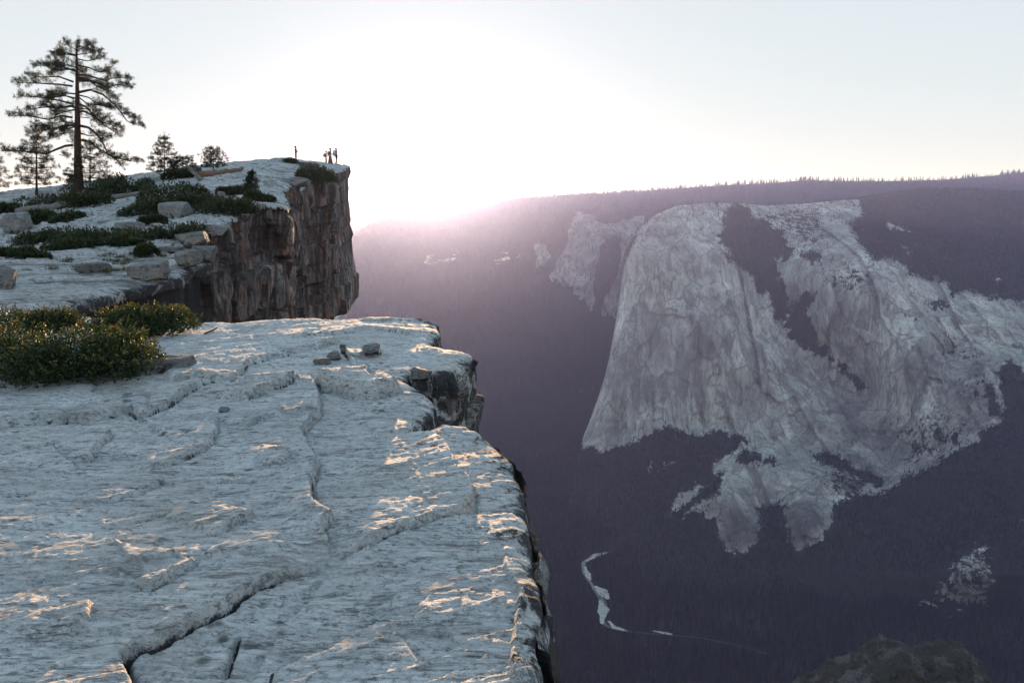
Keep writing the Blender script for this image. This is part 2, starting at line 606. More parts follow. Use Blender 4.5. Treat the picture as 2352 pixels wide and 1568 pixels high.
# broad relief, flutes and ledges, all in metres of the place
q = P0 / np.array([260, 260, 900])
D2 = D + 80 * fbm(q, 3)
q = P0 / np.array([70, 70, 900])
slopey = sstep(1130, 1000, PY)
D2 = D2 - (13 * ridged(q, 3) + 4 * fbm(P0 / np.array([60, 60, 90]), 4)) * (0.4 + 0.6 * slopey)
q = P0 / np.array([24, 24, 400])
D2 = D2 - 5 * ridged(q, 3)
def facets(a, z, cw, ch, amp, seed):
    nz = fbm(np.stack([a / cw * 0.6, z / ch * 0.8, a * 0 + seed], -1), 3)
    c = np.floor(a / cw + 0.55 * nz + 0.18 * z / ch)
    hh = hash2(c, c * 0 + 3, seed)
    r = np.floor(z / (ch * (0.6 + 0.9 * hh)) + hh * 7 + 0.5 * nz)
    return (hash2(c, r, seed + 1) - 0.5) * 2 * amp


wallish = sstep(1300, 1260, PY) * sstep(10, 70, PY - ytop)
D2 = D2 + wallish * (facets(P0[..., 0], P0[..., 2], 150, 420, 20, 31) + facets(P0[..., 0], P0[..., 2], 55, 190, 8, 41) + facets(P0[..., 0], P0[..., 2], 20, 260, 4, 51))
edgefix = sstep(0.0, 0.03, U)
D2 = D * (1 - edgefix) + D2 * edgefix
P0 = at(PX, PY, D2)
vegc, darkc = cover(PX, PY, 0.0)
# scattered brush on the domed top and on ledges
dome = sstep(110, 0, PY - ytop) * 0.30
vegc = np.maximum(vegc, dome)
ledge = sstep(0.25, 0.6, fbm(P0 / np.array([120, 120, 60]), 3)) * 0.42
vegc = np.maximum(vegc, ledge * sstep(1900, 2200, PX))
rocky = np.stack([P0[..., 0], P0[..., 1], P0[..., 2]], -1)
# the hidden west flank and the top country behind
flank = []
for k in range(10, 0, -1):
    a = P0[0].copy()
    b = k / 10.0
    a[:, 0] += 30 * b + 420 * b * b
    a[:, 1] += 900 * b
    a[:, 2] -= 0 * b
    flank.append(a)
rocky = np.concatenate([np.array(flank), rocky], 0)
vegc = np.concatenate([np.repeat(vegc[:1], 10, 0), vegc], 0)
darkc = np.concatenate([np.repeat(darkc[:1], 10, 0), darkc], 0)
back = []
for k in range(6, 0, -1):
    a = rocky[:, 0].copy()
    a[:, 1] += 160 * k
    a[:, 2] -= 10 * k * k * 0.5
    a[:, 0] += 10 * k
    back.append(a)
rocky = np.concatenate([np.stack(back, 1), rocky], 1)
vegc = np.concatenate([np.repeat(vegc[:, :1], 6, 1), vegc], 1)
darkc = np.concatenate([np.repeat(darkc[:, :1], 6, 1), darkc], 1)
nu, nv = rocky.shape[:2]
CAPV = rocky.reshape(-1, 3)
CAPF = grid_faces(nu, nv)[:, ::-1]
CAPVEG = vegc.ravel()
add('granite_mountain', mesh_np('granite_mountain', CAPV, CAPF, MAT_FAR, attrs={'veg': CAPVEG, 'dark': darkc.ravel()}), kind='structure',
    label='huge pale granite wall rising over the dark wooded valley', cat='mountain')

# ---- hazier cliffs further down the valley
C2 = np.array([(1180, 500, 5000), (1300, 495, 4900), (1400, 490, 4800), (1480, 490, 4800), (1240, 640, 4600), (1330, 610, 4480), (1420, 600, 4450), (1480, 620, 4450),
               (1260, 680, 4400), (1320, 740, 4200), (1400, 760, 4100), (1480, 760, 4100), (1330, 880, 3750), (1420, 900, 3700), (1180, 720, 4600), (1200, 880, 3950), (1480, 900, 3700), (1310, 540, 4700), (1390, 530, 4600)], float)
t2 = TPS(C2[:, :2], C2[:, 2], 0.002)
px, py = np.meshgrid(np.linspace(1195, 1480, 150), np.linspace(492, 900, 190), indexing='ij')
d = t2(px, py)
P2 = at(px, py, d)
d = d - 60 * fbm(P2 / np.array([230, 230, 700]), 4) - 22 * ridged(P2 / np.array([70, 70, 500]), 3)
P2 = at(px, py, d)
vg = np.full(px.shape, 1.0)
Q = np.stack([px.ravel() + 14 * perlin(np.stack([px / 30, py / 30, px * 0], -1)).ravel(), py.ravel() + 14 * perlin(np.stack([px / 30, py / 30, px * 0 + 5], -1)).ravel()], 1)
for poly, val in [([(1245, 660), (1275, 610), (1300, 570), (1310, 500), (1350, 485), (1390, 520), (1440, 500), (1480, 500), (1480, 760), (1400, 880), (1340, 880), (1390, 770), (1330, 740), (1280, 700)], 0.22),
                  ([(1225, 560), (1255, 560), (1265, 600), (1235, 620)], 0.3), ([(1380, 560), (1420, 540), (1430, 600), (1395, 680), (1375, 740), (1360, 700)], 0.75)]:
    mm = in_poly(Q, poly).reshape(px.shape)
    vg[mm] = val
C2V = P2.reshape(-1, 3); C2F = grid_faces(*px.shape)[:, ::-1]; C2VEG = vg.ravel()
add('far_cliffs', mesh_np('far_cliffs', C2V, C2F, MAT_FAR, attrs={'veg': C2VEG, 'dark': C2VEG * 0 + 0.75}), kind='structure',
    label='hazy pale cliffs half hidden behind the great granite wall', cat='cliff')

# ---- valley floor and the long wooded rim behind it
CRX = [500, 700, 810, 840, 870, 920, 1000, 1080, 1130, 1200, 1320, 1480, 1600, 1800, 2700]
CRY = [610, 585, 545, 522, 505, 488, 479, 470, 461, 451, 442, 437, 441, 446, 440]
pxs = np.concatenate([np.linspace(-1900, 500, 14)[:-1], np.linspace(500, 2600, 560), np.linspace(2600, 4300, 10)[1:]])
Ds = np.exp(np.linspace(math.log(600), math.log(7600), 230))
PXg, Dg = np.meshgrid(pxs, Ds, indexing='ij')
xs = (PXg - 1176) / FPX * Dg / CP
wx = np.stack([xs / 900, Dg / 900, xs * 0], -1)
Dc = 6300 + 350 * np.sin(PXg / 240.0)
D0 = 3450 + 260 * perlin(np.stack([PXg / 320, PXg * 0, PXg * 0 + 2], -1)) + 0 * Dg
zc = at(PXg, np.interp(PXg, CRX, CRY), Dc)[..., 2] - 10
t = np.clip((Dg - D0) / (Dc - D0), 0, 1.0)
g = t ** 0.62
z = FLOOR + (zc - FLOOR) * g
behind = np.maximum(Dg - Dc, 0)
z = z - behind * 0.22
rough = sstep(0.02, 0.3, t) * sstep(1.0, 0.75, t)
z = z + rough * (120 * fbm(np.stack([xs / 700, Dg / 700, xs * 0 + 1], -1), 4)) + 3 * perlin(np.stack([xs / 150, Dg / 150, xs * 0 + 7], -1)) * (0.2 + rough)
VALV = np.stack([xs, Dg, z], -1).reshape(-1, 3)
VALF = grid_faces(*xs.shape)
vpx, vpy = pix(VALV)
pale = np.zeros(len(VALV))
Qv = np.stack([vpx, vpy], 1)
for poly, val in [([(2090, 1400), (2130, 1330), (2190, 1270), (2240, 1235), (2275, 1245), (2290, 1330), (2275, 1400), (2180, 1420)], 0.40)]:
    pale[in_poly(Qv, poly)] = val
pale = np.maximum(pale, (rough * sstep(0.15, 0.5, fbm(np.stack([xs / 300, Dg / 500, xs * 0 + 4], -1), 3)) * 0.5).ravel())
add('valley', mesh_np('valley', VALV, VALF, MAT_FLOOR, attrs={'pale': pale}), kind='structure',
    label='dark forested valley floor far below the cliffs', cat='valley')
big = np.array([(-14000, -6500, FLOOR - 6), (14000, -6500, FLOOR - 6), (14000, 14500, FLOOR - 6), (-14000, 14500, FLOOR - 6)], float)
add('ground', mesh_np('ground', big, [[0, 1, 2, 3]], MAT_FLOOR), kind='structure')


def ridge(name, X, Y, Dist, front, label, x0, x1, seed):
    pxs = np.linspace(x0, x1, int((x1 - x0) / 4))
    ts = np.linspace(-1, 1, 40)
    PXg, T = np.meshgrid(pxs, ts, indexing='ij')
    zc = at(PXg, np.interp(PXg, X, Y), PXg * 0 + Dist)[..., 2]
    Dd = Dist + T * front
    xs = (PXg - 1176) / FPX * Dd / CP
    z = zc - (zc + 700) * np.abs(T) ** 1.4 + 40 * fbm(np.stack([xs / 500, Dd / 500, xs * 0 + seed], -1), 4) * sstep(0, 0.25, np.abs(T))
    V = np.stack([xs, Dd, z], -1).reshape(-1, 3)
    F = grid_faces(*xs.shape)
    add(name, mesh_np(name, V, F, MAT_FLOOR, attrs={'pale': np.clip(fbm(V / 300 + seed, 3), 0, 1) * 0.5}), kind='structure', label=label, cat='ridge')
    return V, F


RC = ridge('wooded_ridge', [1200, 1400, 1520, 1640, 1760, 1830, 1900, 2000, 2130, 2250, 2352, 2600], [470, 445, 433, 425, 419, 412, 415, 415, 412, 402, 389, 387], 6400, 900,
           'distant wooded skyline ridge above the granite wall', 1150, 2600, 3)
RD = ridge('far_ridge', [600, 700, 805, 870, 900, 980, 1060, 1100, 1200, 1400], [486, 482, 477, 473, 469, 466, 468, 474, 482, 490], 12300, 1500,
           'faintest low ridge on the horizon under the sun', 560, 1400, 6)

# ---- river with its bars
RIV = [(1470, 1246), (1450, 1252), (1400, 1265), (1360, 1277), (1340, 1292), (1342, 1315), (1358, 1340), (1374, 1362), (1388, 1388), (1382, 1415), (1388, 1434), (1410, 1443), (1460, 1451), (1520, 1456), (1600, 1462), (1690, 1480), (1760, 1500)]
RIVW = [5, 9, 12, 14, 13, 10, 10, 13, 14, 13, 10, 8, 6, 5, 5, 4, 3]


def ribbon(pts, widths, z, wob, step=12):
    P = on_z([p[0] for p in pts], [p[1] for p in pts], z)
    A = np.concatenate([P, np.asarray(widths, float)[:, None]], 1)
    S, s = resample(A, step)
    T = np.gradient(S[:, :2], axis=0)
    T /= np.linalg.norm(T, axis=1, keepdims=True)
    N = np.stack([-T[:, 1], T[:, 0]], 1)
    w1 = S[:, 3] * (0.5 + wob * perlin(np.stack([s / 40, s * 0, s * 0 + 1], 1)))
    w2 = S[:, 3] * (0.5 + wob * perlin(np.stack([s / 40, s * 0, s * 0 + 9], 1)))
    L = np.concatenate([S[:, :2] + N * w1[:, None], S[:, 2:3]], 1)
    Rr = np.concatenate([S[:, :2] - N * w2[:, None], S[:, 2:3]], 1)
    V = np.stack([L, Rr], 1).reshape(-1, 3)
    return V, grid_faces(len(S), 2), S


mw = Mat('river_water', 0.12, 0.5)
mw.color((0.05, 0.06, 0.07))
mw.bump(mw.noise(mw.coord(), 0.15, 3), 0.2, 0.5)
V, F, RIVS = ribbon(RIV, RIVW, FLOOR + 5, 0.5)
add('river', mesh_np('river', V, F, mw.m), kind='structure', label='pale river winding through the dark valley forest', cat='river')
ms = Mat('pale_sand', 0.9, 0.1)
ms.color(ms.ramp(ms.noise(ms.coord(), 0.08, 4), [(0.3, (0.28, 0.27, 0.26)), (0.7, (0.46, 0.44, 0.42))]))
BARS = [([(1346, 1288), (1370, 1274), (1395, 1268)], [10, 20, 6]), ([(1343, 1300), (1350, 1318), (1356, 1332)], [8, 16, 6]), ([(1366, 1345), (1382, 1355), (1396, 1375)], [10, 34, 12]),
        ([(1378, 1378), (1386, 1398), (1382, 1432)], [10, 28, 8]), ([(1398, 1425), (1412, 1440), (1440, 1448)], [8, 16, 5]), ([(1500, 1448), (1525, 1452), (1545, 1456)], [5, 14, 4])]
for pts, w in BARS:
    V, F, _ = ribbon(pts, w, FLOOR + 6.5, 0.7, 8)
    add('sandbar', mesh_np('sandbar', V, F, ms.m), kind='structure', label='pale sandbar beside the river in the valley', cat='sandbar')

# ---- the woods: conifers too many to count
mc = Mat('conifer_green', 0.9, 0.05)
oi = mc.n.new('ShaderNodeObjectInfo')
lp = mc.n.new('ShaderNodeTexNoise')
lp.inputs['Scale'].default_value = 0.006
lp.inputs['Detail'].default_value = 4
mc.link(oi.outputs['Location'], lp.inputs['Vector'])
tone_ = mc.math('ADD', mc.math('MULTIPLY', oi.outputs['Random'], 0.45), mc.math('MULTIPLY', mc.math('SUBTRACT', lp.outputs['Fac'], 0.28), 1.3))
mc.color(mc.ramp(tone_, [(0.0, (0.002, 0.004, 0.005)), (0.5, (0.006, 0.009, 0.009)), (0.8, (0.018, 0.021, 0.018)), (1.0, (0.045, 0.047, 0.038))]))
MAT_CONIFER = mc.m


def scatter(V, F, dens_face, n, rng):
    a, b, c, d_ = V[F[:, 0]], V[F[:, 1]], V[F[:, 2]], V[F[:, 3]]
    def horiz(p, q, r):
        return np.abs((q[:, 0] - p[:, 0]) * (r[:, 1] - p[:, 1]) - (q[:, 1] - p[:, 1]) * (r[:, 0] - p[:, 0])) * 0.5
    area = horiz(a, b, c) + horiz(a, c, d_)
    w = area * dens_face
    w = w / w.sum()
    i = rng.choice(len(F), n, p=w)
    s = rng.random((n, 1)); t = rng.random((n, 1))
    return (a[i] * (1 - s) + b[i] * s) * (1 - t) + (d_[i] * (1 - s) + c[i] * s) * t


def woods(name, P, size, label):
    me = bpy.data.meshes.new(name)
    me.vertices.add(len(P))
    me.vertices.foreach_set('co', np.asarray(P, np.float32).ravel())
    a = me.attributes.new('size', 'FLOAT', 'POINT')
    a.data.foreach_set('value', np.asarray(size, np.float32))
    o = add(name, me, kind='stuff', label=label, cat='forest')
    me.materials.append(MAT_CONIFER)
    ng = bpy.data.node_groups.new(name, 'GeometryNodeTree')
    ng.interface.new_socket('Geometry', in_out='INPUT', socket_type='NodeSocketGeometry')
    ng.interface.new_socket('Geometry', in_out='OUTPUT', socket_type='NodeSocketGeometry')
    N = ng.nodes; L = ng.links
    gi = N.new('NodeGroupInput'); go = N.new('NodeGroupOutput')
    join = N.new('GeometryNodeJoinGeometry')
    for (r, h, zz) in ((0.15, 0.42, 0.10), (0.115, 0.38, 0.36), (0.07, 0.38, 0.64)):
        c = N.new('GeometryNodeMeshCone')
        c.fill_type = 'NONE'
        c.inputs['Vertices'].default_value = 6
        c.inputs['Radius Bottom'].default_value = r
        c.inputs['Radius Top'].default_value = 0.004
        c.inputs['Depth'].default_value = h
        tr = N.new('GeometryNodeTransform')
        tr.inputs['Translation'].default_value = (0, 0, zz)
        L.new(c.outputs['Mesh'], tr.inputs['Geometry'])
        L.new(tr.outputs[0], join.inputs[0])
    sm = N.new('GeometryNodeSetMaterial')
    sm.inputs['Material'].default_value = MAT_CONIFER
    L.new(join.outputs[0], sm.inputs['Geometry'])
    iop = N.new('GeometryNodeInstanceOnPoints')
    na = N.new('GeometryNodeInputNamedAttribute')
    na.data_type = 'FLOAT'
    na.inputs['Name'].default_value = 'size'
    rv = N.new('FunctionNodeRandomValue')
    rv.data_type = 'FLOAT_VECTOR'
    rv.inputs[0].default_value = (-0.05, -0.05, 0)
    rv.inputs[1].default_value = (0.05, 0.05, 6.28)
    mp = N.new('GeometryNodeMeshToPoints')
    L.new(gi.outputs[0], mp.inputs[0])
    L.new(mp.outputs[0], iop.inputs['Points'])
    L.new(sm.outputs[0], iop.inputs['Instance'])
    L.new(rv.outputs[0], iop.inputs['Rotation'])
    L.new(na.outputs[0], iop.inputs['Scale'])
    L.new(iop.outputs[0], go.inputs[0])
    md = o.modifiers.new('woods', 'NODES')
    md.node_group = ng
    return o


def fmean(F, a):
    return a[F].mean(1)


rng = np.random.default_rng(3)
# on the granite mountain
vv = fmean(CAPF, CAPVEG)
dens = np.where(vv > 0.5, vv, np.where(vv > 0.12, 0.25 * vv, 0))
Pm = scatter(CAPV, CAPF, dens, 52000, rng)
hm = 8 + 11 * rng.random(len(Pm)) ** 1.5
# on the valley floor and the rim
inview = (np.abs(VALV[VALF[:, 0], 0]) < VALV[VALF[:, 0], 1] * 0.75 + 100) & (VALV[VALF[:, 0], 0] > -0.28 * VALV[VALF[:, 0], 1] - 60)
cent = VALV[VALF].mean(1)
dens = np.where(inview, 1.0, 0) * np.where(cent[:, 1] < 1350, 0, 1) * np.where(cent[:, 1] > 3400, 0.35, 1) * (1 - np.clip(fmean(VALF, pale) * 2, 0, 0.9))
Pv = scatter(VALV, VALF, dens, 90000, rng)
dr, _, _, _ = seg_dist(Pv[:, :2], RIVS[:-1, :2], RIVS[1:, :2], 40.0)
near = dr < 24
Pv = Pv[~near]
clump = fbm(np.stack([Pv[:, 0] / 90, Pv[:, 1] / 90, Pv[:, 0] * 0], 1), 3)
Pv = Pv[(clump > -0.45) | (rng.random(len(Pv)) < 0.3)]
hv = 16 + 18 * rng.random(len(Pv))
# on the skyline ridges
Pc = scatter(RC[0], RC[1], (np.abs(RC[0][RC[1][:, 0], 1] - 6400) < 500) * 1.0, 16000, rng)
cl = fbm(np.stack([Pc[:, 0] / 160, Pc[:, 1] / 160, Pc[:, 0] * 0], 1), 3)
Pc = Pc[cl + 0.5 * rng.random(len(Pc)) > 0.12]
hc = 10 + 34 * rng.random(len(Pc)) ** 2.2
Pd = scatter(RD[0], RD[1], (np.abs(RD[0][RD[1][:, 0], 1] - 12300) < 500) * 1.0, 3000, rng)
hd = 25 + 20 * rng.random(len(Pd))
Pp = scatter(C2V, C2F, np.where(fmean(C2F, C2VEG) > 0.5, 1.0, 0.02), 7000, rng)
hp = 18 + 14 * rng.random(len(Pp))
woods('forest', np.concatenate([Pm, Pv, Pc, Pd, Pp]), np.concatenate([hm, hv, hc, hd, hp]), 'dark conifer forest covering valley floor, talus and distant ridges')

# ---- the air between
hz = bpy.data.materials.new('haze_air')
hz.use_nodes = True
hn = hz.node_tree.nodes
hn.remove(hn['Principled BSDF'])
# dust that glows towards the sun, and fine blue air
vadd = hn.new('ShaderNodeAddShader')
for k_, (col_, den_, g_) in enumerate((((1.0, 0.74, 0.16), 0.0000090, 0.86), ((0.17, 0.30, 0.90), 0.000060, 0.24))):
    pv = hn.new('ShaderNodeVolumePrincipled')
    pv.inputs['Color'].default_value = (*col_, 1)
    pv.inputs['Density'].default_value = den_
    pv.inputs['Anisotropy'].default_value = g_
    pv.inputs['Absorption Color'].default_value = (1, 1, 1, 1)
    hz.node_tree.links.new(pv.outputs[0], vadd.inputs[k_])
hz.node_tree.links.new(vadd.outputs[0], hn['Material Output'].inputs['Volume'])
b0 = np.array([-14500, -7000, FLOOR - 8.0]); b1 = np.array([14500, 15000, 355.0])
HV = np.array([[b0[0] if i & 1 == 0 else b1[0], b0[1] if i & 2 == 0 else b1[1], b0[2] if i & 4 == 0 else b1[2]] for i in range(8)])
HF = np.array([[0, 2, 3, 1], [4, 5, 7, 6], [0, 1, 5, 4], [2, 6, 7, 3], [0, 4, 6, 2], [1, 3, 7, 5]])
add('haze', mesh_np('haze', HV, HF, hz, smooth=False), kind='stuff', label='thin evening haze filling the valley air', cat='haze')
# ================================================================== NEAR ROCK
def m_granite(name, warm=0.0, scale=1.0, stain_default=True, strike=R(-28), varnish=(0.025, 0.024, 0.026), rust=0.0, lichen=False, pale=1.0, soil=0.0, lichen_spots=True):
    """bare granite: grain, foliation streaks along the strike, dark varnish and painted crack shade where the 'stain' attribute says"""
    m = Mat(name, 0.82, 0.3)
    base = m.coord((scale,) * 3)
    fol = m.coord((scale * 0.55, scale * 2.6, scale * 2.6), (0, 0, strike))
    big = m.noise(base, 0.55, 5, 0.6, 0.3)
    streak = m.noise(fol, 2.2, 7, 0.68, 0.8)
    pits = m.noise(fol, 9.0, 6, 0.7, 0.4)
    grain = m.noise(base, 95.0, 3, 0.7)
    k = pale
    c = m.ramp(streak, [(0.28, (0.42 * k, 0.42 * k, 0.425 * k)), (0.42, (0.68 * k, 0.675 * k, 0.675 * k)), (0.62, (0.82 * k, 0.81 * k, 0.80 * k))])
    c = m.mix(m.ramp(big, [(0.40, 0.0), (0.70, 0.55)]), c, (0.50 * k, 0.495 * k, 0.495 * k))
    c = m.mix(m.ramp(pits, [(0.36, 0.85), (0.47, 0.0)]), c, (0.16 * k, 0.155 * k, 0.155 * k))
    hair = m.noise(m.coord((scale * 0.6, scale * 7, scale * 7), (0, 0, strike + 0.12)), 6.0, 6, 0.72, 1.2)
    c = m.mix(m.ramp(hair, [(0.36, 0.9), (0.47, 0.0)]), c, (0.12 * k, 0.12 * k, 0.125 * k))
    mott = m.noise(m.coord((scale * 0.8, scale * 2.2, scale * 2.2), (0, 0, strike - 0.1)), 1.1, 7, 0.7, 1.0)
    c = m.mix(m.ramp(mott, [(0.52, 0.0), (0.66, 0.6)]), c, (0.30 * k, 0.297 * k, 0.30 * k))
    spk = m.noise(base, 26.0, 5, 0.8)
    c = m.mix(m.ramp(spk, [(0.36, 0.8), (0.47, 0.0)]), c, (0.17 * k, 0.17 * k, 0.17 * k))
    c = m.mix(m.ramp(spk, [(0.58, 0.0), (0.68, 0.5)]), c, (0.88 * k, 0.87 * k, 0.86 * k))
    c = m.mix(0.5, c, m.ramp(grain, [(0.3, 0.32), (0.5, 0.5), (0.72, 0.68)]), 'OVERLAY')
    if lichen_spots:
        sv = m.n.new('ShaderNodeTexVoronoi')
        sv.inputs['Scale'].default_value = 9.0 * scale
        m.link(base, sv.inputs['Vector'])
        sm_ = m.noise(base, 1.3, 4, 0.65)
        sd_ = m.math('ADD', sv.outputs['Distance'], m.math('MULTIPLY', m.math('SUBTRACT', 0.66, sm_), 2.2))
        c = m.mix(m.ramp(sd_, [(0.26, 0.85), (0.40, 0.0)]), c, (0.13, 0.128, 0.125))
        tn = m.noise(base, 0.9, 5, 0.6, 0.4)
        c = m.mix(m.ramp(tn, [(0.50, 0.0), (0.70, 0.35)]), c, (0.56, 0.47, 0.38))
    if warm:
        c = m.mix(warm, c, (0.33, 0.22, 0.15))
    if rust:
        vert = m.coord((1.3, 1.3, 0.22))
        rn = m.noise(vert, 1.1, 6, 0.6, 0.5)
        c = m.mix(m.ramp(rn, [(0.40, 0.0), (0.62, rust)]), c, (0.30, 0.13, 0.075))
        c = m.mix(0.8, c, m.ramp(m.attr('cell'), [(0.0, 0.22), (1.0, 0.75)]), 'OVERLAY')
        c = m.mix(m.math('MULTIPLY', m.attr('joint'), 0.8), c, (0.03, 0.026, 0.026))
        dn = m.noise(m.coord((1.0, 1.0, 0.16)), 1.5, 7, 0.66, 0.9)
        c = m.mix(m.ramp(dn, [(0.40, 0.0), (0.55, 0.9)]), c, (0.04, 0.033, 0.032))
        pn = m.noise(m.coord((1.0, 1.0, 0.13)), 0.9, 5, 0.6, 0.6)
        c = m.mix(m.ramp(pn, [(0.60, 0.0), (0.68, 0.7)]), c, (0.42, 0.38, 0.38))
    if soil:
        so = m.noise(m.coord((0.5, 1.2, 1.2), (0, 0, strike)), 0.55, 6, 0.68, 0.5)
        c = m.mix(m.ramp(so, [(0.50, 0.0), (0.62, soil)]), c, (0.14, 0.115, 0.095))
        ck = m.voro(m.coord((0.35, 0.9, 0.5), (0, 0, strike)), 0.8)
        c = m.mix(m.ramp(ck, [(0.0, 0.85), (0.025, 0.0)]), c, (0.06, 0.055, 0.05))
    st = m.attr('stain_shade')
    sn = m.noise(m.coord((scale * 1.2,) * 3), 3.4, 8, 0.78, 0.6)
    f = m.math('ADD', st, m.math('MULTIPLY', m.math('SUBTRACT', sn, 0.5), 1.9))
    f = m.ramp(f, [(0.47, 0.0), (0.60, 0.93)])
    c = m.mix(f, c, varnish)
    if lichen:
        ln = m.noise(m.coord((0.8, 0.8, 0.22)), 0.75, 6, 0.66, 0.5)
        lk = m.attr('lichen')
        lf = m.math('ADD', lk, m.math('MULTIPLY', m.math('SUBTRACT', ln, 0.5), 2.0))
        c = m.mix(m.ramp(lf, [(0.50, 0.0), (0.62, 0.85)]), c, m.ramp(grain, [(0.3, (0.20, 0.19, 0.04)), (0.7, (0.36, 0.34, 0.08))]))
    m.color(c)
    h = m.math('ADD', m.math('MULTIPLY', streak, 1.4), m.math('ADD', m.math('MULTIPLY', pits, 0.8), m.math('MULTIPLY', grain, 0.22)))
    h = m.math('ADD', h, m.math('MULTIPLY', hair, 0.7))
    m.bump(h, 1.0, 0.045 / scale)
    return m.m


MAT_LEDGE = m_granite('ledge_granite', pale=1.12)
MAT_LEDGE_WALL = m_granite('ledge_wall_granite', rust=0.35, lichen=True, pale=0.6)
MAT_HILL = m_granite('hill_granite', scale=0.4, strike=R(-35), soil=0.8, pale=0.9)
MAT_WALL = m_granite('cliff_granite', scale=0.5, rust=0.9, lichen=True, pale=0.5)
MAT_STONE = m_granite('boulder_granite', scale=0.7, pale=0.42)
MAT_STONE_DARK = m_granite('dark_stone', scale=0.7, pale=0.34)


def face_clean(V, F, keep):
    F = F[keep]
    used = np.unique(F)
    mp = np.full(len(V), -1, int)
    mp[used] = np.arange(len(used))
    return used, mp[F]


# ---- the ledge we stand on ------------------------------------------------
# rim, from behind the camera forward, round the back and off to the side (x, y)
def G(px, py, z):
    return on_z(px, py, z)[:2]


RIM = [(0.62, -7.0), (0.40, -3.0), (0.30, 0.0), (0.22, 1.6)]
for px, py, z in [(1253, 1660, -.02), (1251, 1567, -.02), (1240, 1500, -.02), (1250, 1405, -.02), (1236, 1350, -.03), (1222, 1280, -.04), (1208, 1215, -.05), (1211, 1150, -.08), (1188, 1127, -.1), (1176, 1085, -.1),
                  (1148, 1046, -.08), (1108, 1007, -.06), (1067, 991, -.05), (1012, 982, -.04), (979, 990, 0), (977, 970, 0), (996, 955, 0), (990, 928, .01), (960, 905, .01), (930, 893, .02),
                  (924, 872, .10), (938, 818, .26), (985, 812, .27), (1003, 819, .26), (1054, 808, .27), (1090, 784, .27), (1075, 776, .27), (1032, 772, .27), (996, 766, .26),
                  (988, 756, .26), (1004, 748, .27), (1013, 738, .27), (1003, 724, .27), (968, 716.5, .26), (900, 718, .24), (800, 723, .22), (700, 730, .2), (600, 734, .18), (545, 740, .17), (520, 734, .17), (480, 735, .17),
                  (400, 735, .17), (300, 733, .16), (200, 728, .15), (100, 724, .15), (0, 720, .15), (-200, 716, .12), (-500, 715, .1)]:
    RIM.append(tuple(G(px, py, z)))
RIM = np.array(RIM)
LEDGE_POLY = np.concatenate([RIM, [(-14, 13.0), (-14, -7.0)]])
RIMs, _ = resample(RIM, 0.05)
_j = np.stack([fbm(np.stack([RIMs[:, 0] * 1.6, RIMs[:, 1] * 1.6, RIMs[:, 0] * 0 + a], 1), 4) for a in (2.2, 7.7)], 1) * 0.055
RIMr = RIMs + _j
LPOLY = np.concatenate([RIMr, [(-14, 13.0), (-14, -7.0)]])

